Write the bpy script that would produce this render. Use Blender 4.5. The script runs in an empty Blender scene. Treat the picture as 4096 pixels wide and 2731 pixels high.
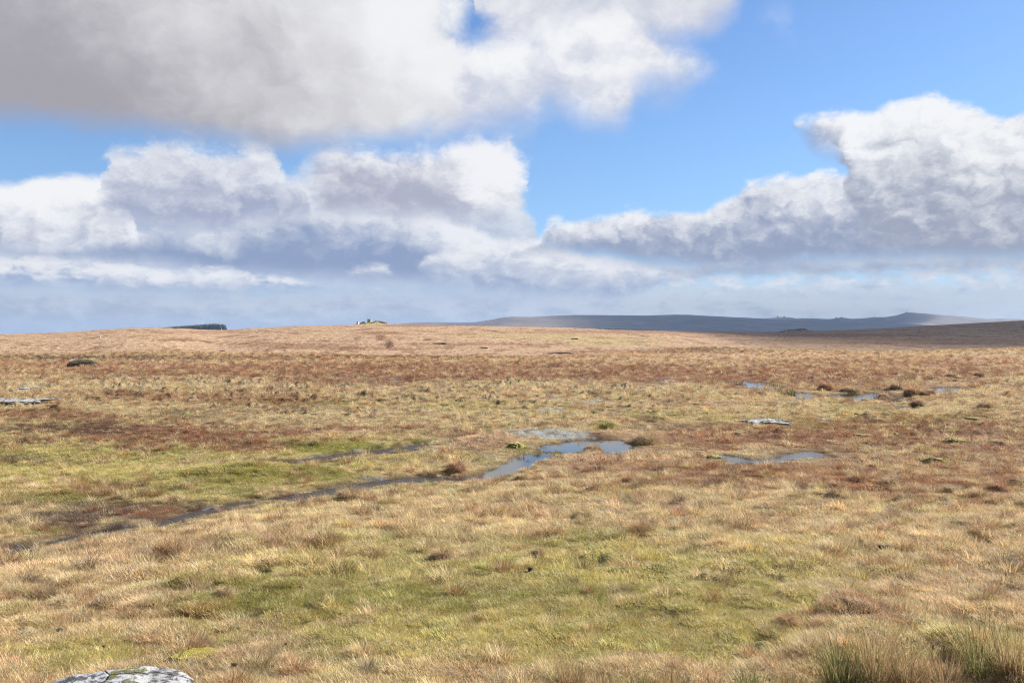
import bpy, math, random
import numpy as np
from mathutils import Vector, Matrix
R = math.radians
SC = bpy.context.scene
COL = SC.collection

# ------------------------------------------------------------------ camera, sky, sun, exposure
F = 3547.0            # focal length in pixels of the 4096 px wide photograph
HOR = 1335.0          # row of the true horizon
CX, CY = 2048.0, 1365.5
K = 4096 / 2352.0     # many positions below were read off a 2352 px wide view
cam_d = bpy.data.cameras.new('camera'); cam = bpy.data.objects.new('camera', cam_d); COL.objects.link(cam)
cam_d.sensor_width = 36; cam_d.lens = 36 * F / 4096; cam_d.clip_start = 0.1; cam_d.clip_end = 60000
cam.location = (0, 0, 0); cam.rotation_euler = (R(90) - math.atan((CY - HOR) / F), 0, 0)
SC.camera = cam
SC.view_settings.view_transform = 'Standard'; SC.view_settings.look = 'None'
SC.view_settings.gamma = 1; SC.view_settings.use_curve_mapping = False
EXPO = 0.95
SC.view_settings.exposure = EXPO
SC.render.engine = 'CYCLES'
cy = SC.cycles
cy.max_bounces = 4; cy.diffuse_bounces = 2; cy.glossy_bounces = 3; cy.transmission_bounces = 2
cy.transparent_max_bounces = 6; cy.volume_bounces = 0
cy.sample_clamp_indirect = 4; cy.filter_width = 1.1; cy.use_denoising = True; cy.denoising_prefilter = 'NONE'; cy.denoising_input_passes = 'RGB_ALBEDO_NORMAL'
SUN_AZ, SUN_EL = 66.0, 37.0       # degrees: to the right of the view, above the horizon
SUN = Vector((math.sin(R(SUN_AZ)) * math.cos(R(SUN_EL)), math.cos(R(SUN_AZ)) * math.cos(R(SUN_EL)), math.sin(R(SUN_EL))))
sl = bpy.data.lights.new('sun', 'SUN'); sl.energy = 5.0; sl.angle = R(0.5); sl.color = (1.0, 0.95, 0.87)
so = bpy.data.objects.new('sun', sl); COL.objects.link(so)
so.rotation_euler = SUN.to_track_quat('Z', 'Y').to_euler()

SKY_S = 0.1
def s2l(c):
    return tuple((v / 255 / 12.92) if v / 255 <= .04045 else ((v / 255 + .055) / 1.055) ** 2.4 for v in c)
def build_world():
    w = bpy.data.worlds.new('World'); SC.world = w; w.use_nodes = True
    nt = w.node_tree; nt.nodes.clear(); L = nt.links.new
    def N(t, **k):
        n = nt.nodes.new(t)
        for a, b in k.items(): setattr(n, a, b)
        return n
    def inp(s, v):
        if hasattr(v, 'is_output'): L(v, s)
        else: s.default_value = v
    def M(op, a, b=0.0, c=0.0, clamp=False):
        n = N('ShaderNodeMath', operation=op, use_clamp=clamp)
        inp(n.inputs[0], a); inp(n.inputs[1], b); inp(n.inputs[2], c)
        return n.outputs[0]
    def mapr(v, a, b, c, d, smooth=True):
        n = N('ShaderNodeMapRange', interpolation_type='SMOOTHSTEP' if smooth else 'LINEAR')
        inp(n.inputs['Value'], v); inp(n.inputs['From Min'], a); inp(n.inputs['From Max'], b)
        inp(n.inputs['To Min'], c); inp(n.inputs['To Max'], d)
        return n.outputs[0]
    def mix(f, a, b):
        n = N('ShaderNodeMix', data_type='RGBA'); inp(n.inputs[0], f)
        inp(n.inputs[6], a); inp(n.inputs[7], b)
        return n.outputs[2]
    def curve(x, pts):                       # pts in 0..1
        n = N('ShaderNodeFloatCurve'); c = n.mapping.curves[0]
        pts = sorted(pts); 
        while len(c.points) < len(pts): c.points.new(.5, .5)
        for p, q in zip(c.points, pts):
            p.location = q; p.handle_type = 'AUTO_CLAMPED'
        n.mapping.update(); inp(n.inputs['Value'], x)
        return n.outputs[0]
    tc = N('ShaderNodeTexCoord'); sx = N('ShaderNodeSeparateXYZ'); L(tc.outputs['Generated'], sx.inputs[0])
    az = M('MULTIPLY', M('ARCTAN2', sx.outputs[0], sx.outputs[1]), 180 / math.pi)
    el = M('MULTIPLY', M('ARCSINE', sx.outputs[2]), 180 / math.pi)
    sky = N('ShaderNodeTexSky', sky_type='NISHITA', sun_disc=False, sun_elevation=R(SUN_EL), sun_rotation=R(SUN_AZ),
            altitude=450, air_density=1.0, dust_density=0.6, ozone_density=2.0)
    def comb(x, y, z):
        n = N('ShaderNodeCombineXYZ'); inp(n.inputs[0], x); inp(n.inputs[1], y); inp(n.inputs[2], z); return n.outputs[0]
    def noise(x, y, seed, detail, rough=.55, lac=2.1):
        n = N('ShaderNodeTexNoise', noise_dimensions='3D'); inp(n.inputs['Vector'], comb(x, y, seed))
        n.inputs['Scale'].default_value = 1; n.inputs['Detail'].default_value = detail
        n.inputs['Roughness'].default_value = rough; n.inputs['Lacunarity'].default_value = lac
        s = N('ShaderNodeSeparateColor'); L(n.outputs['Color'], s.inputs[0])
        return s.outputs
    def fields(kx, ky, seed, detail, dx, dy, rough=.55):
        a = noise(M('MULTIPLY', az, kx), M('MULTIPLY', el, ky), seed, detail, rough)
        b = noise(M('MULTIPLY', M('ADD', az, dx), kx), M('MULTIPLY', M('ADD', el, dy), ky), seed, max(2, detail - 3), rough)
        c = noise(M('MULTIPLY', az, kx), M('MULTIPLY', el, ky), seed, max(2, detail - 3), rough)
        return [a, [M('SUBTRACT', c[i], b[i]) for i in range(3)], noise(M('MULTIPLY', az, kx * .8), M('MULTIPLY', el, ky * .8), seed + 40, 2.0, .5)]
    def puffs(kx, ky, seed, dx, dy, wn):
        ox = M('MULTIPLY', M('SUBTRACT', wn[0], .5), 2.2); oy = M('MULTIPLY', M('SUBTRACT', wn[1], .5), 2.2)
        def one(ax, ay):
            n = N('ShaderNodeTexVoronoi', voronoi_dimensions='2D', feature='F1', normalize=True)
            inp(n.inputs['Vector'], comb(M('ADD', M('MULTIPLY', ax, kx), ox), M('ADD', M('MULTIPLY_ADD', ay, ky, seed), oy), 0))
            n.inputs['Scale'].default_value = 1; n.inputs['Detail'].default_value = 3.0; n.inputs['Roughness'].default_value = .5; n.inputs['Lacunarity'].default_value = 2.2
            return n.outputs['Distance']
        a = one(az, el); b = one(M('ADD', az, dx), M('ADD', el, dy))
        return M('SUBTRACT', .45, a), M('SUBTRACT', b, a)          # how far out a billow stands; which way it faces
    big = fields(.20, .27, 3.7, 8, .9, .8, .56)     # near, high clouds: wide soft billows
    mid = fields(.36, .52, 11.3, 8, .45, .45, .58)
    low = fields(.62, 1.25, 21.9, 7, .25, .2, .58)   # far, low clouds
    PF = dict(big=puffs(.24, .30, 5.3, 1.0, .9, big[0]), mid=puffs(.42, .52, 1.7, .55, .5, mid[0]), low=puffs(.75, 1.3, 8.1, .3, .22, low[0]))
    FLD = dict(big=big, mid=mid, low=low, big_s=big[2], mid_s=mid[2], low_s=low[2])
    g = 1 / (SKY_S * 2 ** EXPO)
    def c(rgb):
        return tuple(v * g for v in s2l(rgb)) + (1,)
    A0, A1, E0, E1 = -44.0, 44.0, -2.0, 58.0
    def pxa(x): return math.degrees(math.atan((x * K - CX) / F))
    def pxe(x, y):                            # view pixel -> elevation
        return math.degrees(math.atan((HOR - y * K) / F * math.cos(R(pxa(x)))))
    def ncurve(x, pts):
        return curve(x, [((pxa(px) - A0) / (A1 - A0), (min(max(pxe(px, py), E0), E1) - E0) / (E1 - E0)) for px, py in pts])
    def acurve(x, pts):
        return curve(x, [((pxa(px) - A0) / (A1 - A0), v) for px, v in pts])
    # clear sky: the Nishita sky, nudged to the photograph's white balance
    base = N('ShaderNodeMix', data_type='RGBA', blend_type='MULTIPLY'); base.inputs[0].default_value = 1
    L(sky.outputs[0], base.inputs[6]); base.inputs[7].default_value = SKY_TINT + (1,)
    hz = M('POWER', M('SUBTRACT', 1, mapr(el, 0, 26, 0, 1, False), clamp=True), 2.0)
    col = mix(M('MULTIPLY', hz, .55), base.outputs[2], c((160, 205, 250)))
    def layer(col, T, B, dark, light, fld='mid', ch=0, sT=.6, sB=.8, kT=2.2, kB=1.6, warp=1.2, tone=(.1, .9),
              emb=2.0, nz=.8, bright=None, op=1.0, erode=0.0, hp=None, fine=None, pk=.8, pv=.20, xl=None, xr=None):
        fine = (.15 if fld == 'big' else .12) if fine is None else fine
        T, B = sorted(T), sorted(B)          # close a cloud that ends inside the frame
        if T[0][0] > -150:
            m0 = (max(T[0][1], -60) + B[0][1]) / 2; T = [(min(T[0][0], B[0][0]) - 34, m0 + 70)] + T; B = [(T[0][0], m0 - 70)] + B
        if T[-1][0] < 2450:
            m0 = (max(T[-1][1], -60) + B[-1][1]) / 2; xe = max(T[-1][0], B[-1][0]) + 34; T = T + [(xe, m0 + 70)]; B = B + [(xe, m0 - 70)]
        f, e, _ = FLD[fld]
        n0, n1, n2 = f[ch], f[(ch + 1) % 3], f[(ch + 2) % 3]
        aw = M('ADD', az, M('MULTIPLY', M('SUBTRACT', n2, .5), warp * 2))
        x = M('DIVIDE', M('SUBTRACT', aw, A0), A1 - A0, clamp=True)
        t = M('MULTIPLY_ADD', ncurve(x, T), E1 - E0, E0)
        b = M('MULTIPLY_ADD', ncurve(x, B), E1 - E0, E0)
        pf, pe = PF[fld]
        dt = M('ADD', M('SUBTRACT', t, el), M('ADD', M('MULTIPLY', M('SUBTRACT', n0, .5), kT * 1.4), M('MULTIPLY', pf, kT * pk)))
        db = M('ADD', M('SUBTRACT', el, b), M('MULTIPLY', M('SUBTRACT', n1, .5), kB * 2))
        at = mapr(dt, -sT * .5, sT, 0, 1); ab = mapr(db, -sB * .5, sB, 0, 1)
        al = M('MULTIPLY', M('MULTIPLY', at, ab), op)
        if xl or xr:                              # ragged sides, measured across rather than upwards
            ar = M('ADD', M('ADD', az, M('MULTIPLY', M('SUBTRACT', n1, .5), 5.0)), M('MULTIPLY', pf, -2.2 if xr else 2.2))
            if xl: al = M('MULTIPLY', al, mapr(ar, pxa(xl[0]), pxa(xl[1]), 0, 1))
            if xr: al = M('MULTIPLY', al, mapr(ar, pxa(xr[0]), pxa(xr[1]), 1, 0))
        if erode:
            al = M('MULTIPLY', al, mapr(n1, .5 - erode * .2, .5 + erode * .2, 0, 1))
        hgt = hp if hp else None
        rel = M('DIVIDE', M('SUBTRACT', el, b), hgt) if hgt else M('DIVIDE', M('SUBTRACT', el, b), M('MAXIMUM', M('SUBTRACT', t, b), .5))
        s0 = FLD[fld + '_s'][ch]
        v = M('ADD', rel, M('MULTIPLY', M('SUBTRACT', s0, .5), nz))
        v = M('ADD', v, M('MULTIPLY', M('SUBTRACT', n0, s0), fine))
        v = M('ADD', v, M('ADD', M('MULTIPLY', e[ch], emb * .2), M('MULTIPLY', pe, emb * pv)))
        v = M('ADD', v, M('MULTIPLY', pf, .35))
        if bright: v = M('ADD', v, M('MULTIPLY', M('SUBTRACT', acurve(x, bright), .5), 2))
        v = mapr(v, tone[0], tone[1], 0, 1)
        return mix(al, col, mix(v, c(dark), c(light)))
    for kw in CLOUDS: col = layer(col, **kw)
    bg = N('ShaderNodeBackground'); bg.inputs[1].default_value = SKY_S; L(col, bg.inputs[0])
    out = N('ShaderNodeOutputWorld'); L(bg.outputs[0], out.inputs[0])
    w.cycles.sampling_method = 'MANUAL'; w.cycles.sample_map_resolution = 512
SKY_TINT = tuple(v * 2 ** (.55 - EXPO) for v in (.63, .80, 1.02))
UP = -500
CLOUDS = [
    # far streaks and small cumulus just above the horizon
    dict(T=[(-200, 640), (400, 655), (1000, 660), (1600, 640), (2600, 630)], B=[(-200, 800), (1000, 800), (2600, 800)],
         dark=(164, 175, 195), light=(198, 206, 218), bright=[(-200, .45), (800, .45), (1500, .6), (2400, .7)], fld='low', ch=1, sT=1.2, sB=1.5, kT=1.2, kB=.8, op=.95, nz=1.6, emb=2.5, tone=(.2, 1.0)),
    dict(T=[(1150, 700), (1250, 640), (1450, 620), (1700, 630), (1900, 610), (2100, 600), (2400, 605), (2700, 600)],
         B=[(1150, 680), (1500, 680), (2000, 680), (2700, 675)], dark=(168, 184, 210), light=(226, 231, 238), fld='low', ch=2,
         sT=.5, sB=1.0, kT=1.4, kB=.8, erode=.6, emb=3, nz=1.2, tone=(-.2, .75)),
    dict(T=[(1380, 640), (1450, 605), (1700, 600), (2000, 590), (2700, 585)], B=[(1380, 655), (1700, 640), (2000, 636), (2300, 630), (2700, 630)], dark=(160, 171, 194), light=(214, 219, 229), fld='low', ch=0,
         sT=.7, sB=.9, kT=.7, kB=.6, emb=2, nz=1.4, tone=(.1, 1.3)),
    # the pale continuous bank behind the left and middle clouds
    dict(T=[(-300, 470), (0, 470), (230, 450), (290, 400), (400, 385), (560, 380), (640, 400), (720, 390), (780, 380), (1150, 400), (1215, 480), (1260, 560), (1330, 600), (1420, 640)],
         B=[(-300, 690), (0, 690), (600, 690), (1200, 700), (1420, 690)], dark=(178, 190, 214), light=(222, 228, 238), fld='mid', ch=2, sT=1.2, sB=2.2, kT=1.6, kB=1.0,
         emb=3, nz=1.6, tone=(.0, 1.3)),
    # left low stratus
    dict(T=[(-300, 585), (0, 588), (200, 598), (400, 622), (640, 640), (760, 668)], B=[(-300, 650), (0, 652), (300, 662), (600, 668), (760, 660)],
         dark=(152, 170, 203), light=(236, 237, 240), fld='low', ch=0, sT=.4, sB=.8, kT=.9, kB=.6, emb=4, nz=2.2, tone=(-.05, 1.0)),
    # long mid-left bank over a dark base
    dict(T=[(-300, 560), (100, 568), (180, 560), (250, 535), (350, 528), (450, 540), (560, 515), (650, 500), (760, 500), (1000, 500),
            (1080, 520), (1150, 545), (1250, 565), (1350, 590), (1450, 605), (1520, 660)],
         B=[(-300, 585), (100, 592), (300, 606), (450, 618), (600, 630), (800, 640), (1000, 655), (1200, 672), (1400, 680), (1520, 640)],
         dark=(140, 158, 192), light=(236, 238, 243), fld='mid', ch=1, sT=.5, sB=.9, kT=1.0, kB=.6, emb=3.0, nz=1.1, tone=(.2, 1.35), bright=[(180, .46), (900, .46), (980, .58), (1080, .66), (1200, .60), (1300, .68), (1450, .6)]),
    # single small cumulus low in the sky
    dict(T=[(215, 660), (250, 618), (300, 612), (340, 620), (380, 655)], B=[(215, 662), (300, 664), (380, 664)], dark=(176, 187, 209), light=(240, 240, 243), fld='low', ch=2, sT=.5, sB=.9, kT=.9, kB=.5, warp=.9, emb=3, nz=1.0, tone=(-.05, 1.0), op=.85),
    dict(T=[(360, 640), (420, 622), (500, 618), (560, 626), (590, 650)], B=[(360, 655), (450, 668), (540, 666), (590, 655)], dark=(176, 187, 209), light=(240, 240, 243), fld='low', ch=2, sT=.5, sB=.9, kT=.9, kB=.5, warp=.9, emb=3, nz=1.0, tone=(-.05, 1.0), op=.85),
    dict(T=[(790, 630), (830, 614), (870, 610), (900, 628)], B=[(790, 634), (840, 637), (900, 634)], dark=(176, 187, 209), light=(240, 240, 243), fld='low', ch=1, sT=.5, sB=.9, kT=.9, kB=.5, warp=.9, emb=3, nz=1.0, tone=(-.05, 1.0), op=.85),
    dict(T=[(970, 600), (1000, 580), (1040, 575), (1080, 562), (1130, 560), (1155, 580)], B=[(970, 625), (1000, 632), (1060, 640), (1100, 640), (1155, 595)], dark=(176, 187, 209), light=(240, 240, 243), fld='low', ch=0, sT=.5, sB=.9, kT=.9, kB=.5, warp=.9, emb=3, nz=1.0, tone=(-.05, 1.0), op=.85),
    dict(T=[(1165, 600), (1180, 562), (1210, 560), (1260, 572), (1295, 585)], B=[(1165, 610), (1200, 630), (1250, 640), (1295, 610)], dark=(176, 187, 209), light=(240, 240, 243), fld='low', ch=2, sT=.5, sB=.9, kT=.9, kB=.5, warp=.9, emb=3, nz=1.0, tone=(-.05, 1.0), op=.85),
    dict(T=[(1280, 615), (1310, 590), (1350, 598), (1400, 608), (1440, 600), (1465, 630)], B=[(1280, 630), (1320, 645), (1400, 650), (1465, 640)], dark=(176, 187, 209), light=(240, 240, 243), fld='low', ch=0, sT=.5, sB=.9, kT=.9, kB=.5, warp=.9, emb=3, nz=1.0, tone=(-.05, 1.0), op=.85),
    dict(T=[(1470, 635), (1500, 618), (1530, 628), (1575, 640)], B=[(1470, 640), (1500, 645), (1575, 646)], dark=(176, 187, 209), light=(240, 240, 243), fld='low', ch=1, sT=.5, sB=.9, kT=.9, kB=.5, warp=.9, emb=3, nz=1.0, tone=(-.05, 1.0), op=.85),
    # right-hand sloping bank
    dict(T=[(1190, 600), (1230, 550), (1260, 520), (1320, 505), (1400, 498), (1460, 483), (1520, 488), (1600, 488), (1650, 468), (1740, 425),
            (1850, 413), (1920, 395), (2050, 400), (2700, 400)],
         B=[(1190, 570), (1300, 585), (1400, 600), (1500, 618), (1700, 628), (1850, 612), (2000, 604), (2352, 596), (2700, 590)],
         dark=(148, 160, 187), light=(242, 243, 246), fld='mid', ch=1, sT=.5, sB=1.1, kT=1.3, kB=.5, emb=4, nz=.9, tone=(.2, 1.25)),
    dict(T=[(1800, 330), (1825, 280), (1900, 270), (1980, 262), (2040, 246), (2090, 236), (2135, 218), (2170, 222), (2195, 240), (2240, 244),
            (2300, 264), (2352, 254), (2700, 220)],
         B=[(1825, 300), (1880, 352), (1925, 372), (1945, 470), (2000, 560), (2120, 590), (2352, 595), (2700, 590)],
         dark=(158, 166, 186), light=(246, 247, 249), fld='mid', ch=2, sT=.5, sB=1.6, kT=1.2, kB=.7, emb=4, nz=.8, tone=(.08, 1.12), xl=(1815, 1870)),
    # left bright cumulus
    dict(T=[(-300, 400), (0, 418), (50, 420), (100, 408), (240, 406), (272, 440), (300, 500), (325, 590)],
         B=[(-300, 575), (0, 572), (150, 575), (325, 560)], dark=(176, 183, 204), light=(246, 246, 248), fld='mid', ch=0, xr=(270, 350),
         sT=.5, sB=.9, kT=.8, kB=.5, emb=4, nz=.9, tone=(-.15, .8)),
    # grey cumulus in the middle left
    dict(T=[(215, 480), (240, 385), (290, 340), (325, 350), (370, 320), (450, 335), (520, 350), (600, 345), (650, 395), (700, 430), (745, 530)],
         B=[(215, 460), (240, 505), (350, 520), (450, 528), (500, 540), (600, 515), (700, 500), (745, 480)],
         dark=(164, 172, 198), light=(236, 238, 243), fld='mid', ch=1, sT=1.0, sB=1.3, kT=1.8, kB=.9, warp=2.2, emb=4, nz=.9, tone=(.05, 1.3), xl=(215, 275)),
    dict(T=[(670, 480), (695, 370), (740, 346), (850, 344), (960, 350), (1040, 340), (1075, 324), (1150, 320), (1190, 345), (1225, 400), (1250, 520)],
         B=[(670, 440), (700, 475), (760, 496), (900, 504), (1100, 500), (1180, 490), (1230, 455)],
         dark=(174, 177, 196), light=(244, 244, 247), fld='mid', ch=2, sT=1.0, sB=1.2, kT=1.6, kB=.8, warp=2.2, emb=4, nz=.9, tone=(.1, 1.3),
         bright=[(690, .42), (950, .45), (1060, .62), (1130, .82), (1200, .78)], xr=(1165, 1235), xl=(670, 760)),
    # the big near cloud: two lobes on the right, then the main mass
    dict(T=[(1060, 130), (1080, 40), (1100, UP), (1700, UP), (1730, 0)],
         B=[(1095, 90), (1130, 120), (1300, 150), (1480, 130), (1530, 108), (1570, 88), (1620, 66), (1670, 25), (1720, -40)],
         dark=(205, 208, 222), light=(243, 243, 246), fld='big', ch=1, sT=1.8, sB=2.0, kT=2.2, kB=1.8, warp=2, emb=4, nz=1.6, tone=(-.1, 1.0), hp=14, xl=(1095, 1165)),
    dict(T=[(1000, 60), (1050, 100), (1100, 92), (1150, 90), (1200, 70), (1350, 20), (1490, 40), (1520, 104), (1570, 112), (1620, 140), (1665, 190)],
         B=[(1000, 320), (1100, 312), (1200, 305), (1260, 268), (1340, 286), (1415, 300), (1465, 240), (1560, 226), (1610, 198), (1665, 150)],
         dark=(200, 205, 222), light=(246, 246, 248), fld='big', ch=2, sT=1.5, sB=2.2, kT=1.9, kB=1.8, warp=2, emb=5, nz=1.3, tone=(-.1, .9), hp=9),
    dict(T=[(-400, UP), (1060, UP), (1100, -60), (1120, 100), (1140, 330)],
         B=[(-400, 280), (0, 288), (100, 292), (200, 296), (300, 300), (400, 318), (500, 334), (600, 342), (700, 342), (800, 340), (900, 334), (950, 322),
            (1020, 300), (1110, 280)],
         dark=(166, 163, 170), light=(243, 243, 245), fld='big', ch=0, sT=1.6, sB=1.6, kT=1.4, kB=.9, warp=1.4, emb=2.2, nz=.8, tone=(-.2, 1.25), hp=14, pv=.10,
         bright=[(-300, .22), (0, .28), (250, .40), (450, .50), (620, .56), (800, .66), (950, .82), (1060, .8)], xr=(1000, 1075)),
    # thin wisps
    dict(T=[(1720, 110), (1745, 40), (1770, 20), (1810, 20), (1840, 90)], B=[(1720, 90), (1760, 100), (1800, 110), (1840, 70)],
         dark=(200, 215, 240), light=(225, 232, 245), fld='big', ch=1, sT=2, sB=2, kT=2, kB=2, op=.35, erode=.6),
]
build_world()

# ------------------------------------------------------------------ helpers
rng = np.random.default_rng(7)
def link(o, parent=None):
    COL.objects.link(o)
    if parent: o.parent = parent
    return o
def npmesh(name, verts, quads=None, tris=None, smooth=True):
    me = bpy.data.meshes.new(name)
    verts = np.asarray(verts, np.float32); nl = 0; idx = []; st = []; 
    for f in (quads, tris):
        if f is None or len(f) == 0: continue
        f = np.asarray(f, np.int32); k = f.shape[1]
        st.append(nl + np.arange(len(f), dtype=np.int32) * k); idx.append(f.ravel()); nl += f.size
    idx = np.concatenate(idx); st = np.concatenate(st)
    me.vertices.add(len(verts)); me.vertices.foreach_set('co', verts.ravel())
    me.loops.add(len(idx)); me.loops.foreach_set('vertex_index', idx)
    me.polygons.add(len(st)); me.polygons.foreach_set('loop_start', st)
    me.update(calc_edges=True)
    if smooth: me.polygons.foreach_set('use_smooth', np.ones(len(st), bool))
    me.validate()
    return me
def attr(me, name, typ, data):
    a = me.attributes.new(name, typ, 'POINT')
    a.data.foreach_set({'FLOAT': 'value', 'INT': 'value', 'FLOAT_COLOR': 'color', 'FLOAT_VECTOR': 'vector'}[typ],
                       np.ascontiguousarray(data, np.int32 if typ == 'INT' else np.float32).ravel())
def obj(name, me, mat=None, parent=None, loc=None, rz=0, scale=None):
    o = bpy.data.objects.new(name, me)
    if mat and not me.materials: me.materials.append(mat)
    if loc is not None: o.location = loc
    o.rotation_euler = (0, 0, rz)
    if scale is not None: o.scale = scale
    return link(o, parent)
def empty(name, loc, rz=0):
    o = bpy.data.objects.new(name, None); o.location = loc; o.rotation_euler = (0, 0, rz); o.empty_display_size = .3
    return link(o)
def tag(o, label=None, cat=None, group=None, kind=None):
    if label: o['label'] = label
    if cat: o['category'] = cat
    if group: o['group'] = group
    if kind: o['kind'] = kind
    return o
def copy_tree(o, parent=None):
    c = o.copy(); COL.objects.link(c)
    if parent: c.parent = parent
    for ch in list(o.children): copy_tree(ch, c)
    return c

_perm = np.random.default_rng(1234).permutation(4096).astype(np.int64)
_ga = np.random.default_rng(99).uniform(0, 2 * np.pi, 4096)
_gx, _gy = np.cos(_ga), np.sin(_ga)
def perlin(x, y, seed=0):
    x = np.asarray(x, float) + seed * 17.13; y = np.asarray(y, float) - seed * 9.71
    xi = np.floor(x).astype(np.int64); yi = np.floor(y).astype(np.int64); xf = x - xi; yf = y - yi
    u = xf * xf * xf * (xf * (xf * 6 - 15) + 10); v = yf * yf * yf * (yf * (yf * 6 - 15) + 10)
    def gr(ix, iy, dx, dy):
        h = _perm[(_perm[(ix + seed * 131) & 4095] + iy) & 4095]
        return _gx[h] * dx + _gy[h] * dy
    a = gr(xi, yi, xf, yf); b = gr(xi + 1, yi, xf - 1, yf); c = gr(xi, yi + 1, xf, yf - 1); d = gr(xi + 1, yi + 1, xf - 1, yf - 1)
    return ((a + u * (b - a)) * (1 - v) + (c + u * (d - c)) * v) * 1.5
def fbm(x, y, oct=4, seed=0, rough=.5):
    s = 0; a = 1; t = 0; f = 1.0
    for i in range(oct):
        s = s + a * perlin(x * f, y * f, seed + i); t += a; a *= rough; f *= 2.03
    return s / t
def sstep(x, a, b):
    t = np.clip((x - a) / (b - a), 0, 1); return t * t * (3 - 2 * t)

# ------------------------------------------------------------------ the shape of the land
SKYL = np.array([(-1500, 1345), (0, 1337), (200, 1334), (300, 1327), (400, 1320), (500, 1314), (640, 1312), (760, 1315), (860, 1321), (900, 1322), (950, 1319),
    (1024, 1314), (1100, 1310), (1200, 1305), (1350, 1302), (1420, 1300), (1600, 1300), (1800, 1302), (2048, 1307), (2300, 1313), (2500, 1321), (2700, 1325),
    (2900, 1327), (3072, 1330), (3250, 1327), (3400, 1320), (3600, 1310), (3800, 1299), (4000, 1288), (4096, 1283), (4600, 1262), (6000, 1262)], float)
SKYD = np.array([(-1500, 520), (0, 520), (640, 560), (860, 640), (1400, 650), (2048, 680), (2700, 760), (3072, 820), (3600, 860), (4096, 880), (6000, 880)], float)
CRST = np.array([(-1500, 1424), (0, 1424), (300, 1420), (600, 1413), (900, 1418), (1200, 1420), (1500, 1428), (2000, 1432), (2300, 1428), (2600, 1412), (2750, 1394),
    (2900, 1396), (3072, 1405), (3500, 1412), (3800, 1407), (4000, 1400), (4096, 1398), (6000, 1395)], float)
YN = np.array([0.5, 4, 6, 8.4, 12, 16, 20, 25, 30, 40, 50, 70, 100, 135])
ZN = np.array([-2.5, -2.85, -3.08, -3.3, -3.68, -4.0, -4.22, -4.4, -4.5, -4.6, -4.62, -4.55, -4.4, -4.1])
def pchip(xk, Y, x):
    # xk (K,), Y (n,K), x (m,) -> (n,m) monotone cubic
    h = np.diff(xk); d = np.diff(Y, axis=1) / h
    m = np.zeros_like(Y)
    w1 = 2 * h[1:] + h[:-1]; w2 = h[1:] + 2 * h[:-1]
    with np.errstate(divide='ignore', invalid='ignore'):
        mm = (w1 + w2) / (w1 / d[:, :-1] + w2 / d[:, 1:])
    m[:, 1:-1] = np.where(d[:, :-1] * d[:, 1:] > 0, mm, 0); m[:, 0] = d[:, 0]; m[:, -1] = d[:, -1]
    i = np.clip(np.searchsorted(xk, x) - 1, 0, len(h) - 1); t = (x - xk[i]) / h[i]
    return Y[:, i] * (2 * t**3 - 3 * t**2 + 1) + m[:, i] * h[i] * (t**3 - 2 * t**2 + t) + Y[:, i + 1] * (-2 * t**3 + 3 * t**2) + m[:, i + 1] * h[i] * (t**3 - t**2)
TU = np.linspace(-.95, .95, 761)
TL = np.linspace(math.log(.5), math.log(13000), 1400)
def build_table():
    px = CX + F * TU
    D = np.interp(px, SKYD[:, 0], SKYD[:, 1]); zs = (HOR - np.interp(px, SKYL[:, 0], SKYL[:, 1])) / F * D
    z1 = (HOR - np.interp(px, CRST[:, 0], CRST[:, 1])) / F * 172
    T = np.zeros((len(TU), len(TL)))
    yy = np.exp(TL)
    for i in range(len(TU)):
        ks = list(YN) + [172, 205, 260, 300, D[i] * .62, D[i] * .85, D[i], D[i] * 1.12, D[i] * 1.6, 2400, 6000, 13000]
        zv = -7.6
        zl = list(ZN) + [z1[i], z1[i] - .9, zv - .5, zv, zv + (zs[i] - zv) * .50, zv + (zs[i] - zv) * .88, zs[i], zs[i] - 1.0, zs[i] - 22, -70, -95, -100]
        T[i] = pchip(np.log(np.array(ks)), np.array(zl)[None], TL)[0]
    k = 9                                     # smooth across
    P = np.pad(T, ((k, k), (0, 0)), 'edge'); T2 = sum(P[j:j + len(TU)] for j in range(2 * k + 1)) / (2 * k + 1)
    return T2
TAB = build_table()
def uY(x, y):
    th = np.arctan2(x, y); r = np.hypot(x, y); lim = R(40)
    a = np.abs(th)
    out = np.clip((a - lim) / (math.pi - lim), 0, 1)
    u = np.where(a <= lim, np.tan(np.clip(th, -lim, lim)), np.sign(th) * math.tan(lim) * (1 - out))
    Y = np.where(a <= lim, r * np.cos(np.clip(th, -lim, lim)), r * math.cos(lim))
    return u, np.maximum(Y, .5)
def base_z(x, y):
    u, Y = uY(x, y)
    fi = np.clip((u - TU[0]) / (TU[1] - TU[0]), 0, len(TU) - 1.001); fj = np.clip((np.log(Y) - TL[0]) / (TL[1] - TL[0]), 0, len(TL) - 1.001)
    i = fi.astype(int); j = fj.astype(int); a = fi - i; b = fj - j
    return (TAB[i, j] * (1 - a) + TAB[i + 1, j] * a) * (1 - b) + (TAB[i, j + 1] * (1 - a) + TAB[i + 1, j + 1] * a) * b
_yy = np.exp(np.linspace(math.log(5), math.log(1000), 3000))
def at(px, row):
    """ground point that the photograph shows at a 4096-scale pixel"""
    u = (px - CX) / F; z = base_z(u * _yy, _yy); rr = HOR - F * z / _yy
    k = np.argmax(rr <= row) if (rr <= row).any() else len(_yy) - 1
    return np.array([u * _yy[k], _yy[k]])
def atv(x, y): return at(x * K, y * K)

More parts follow.
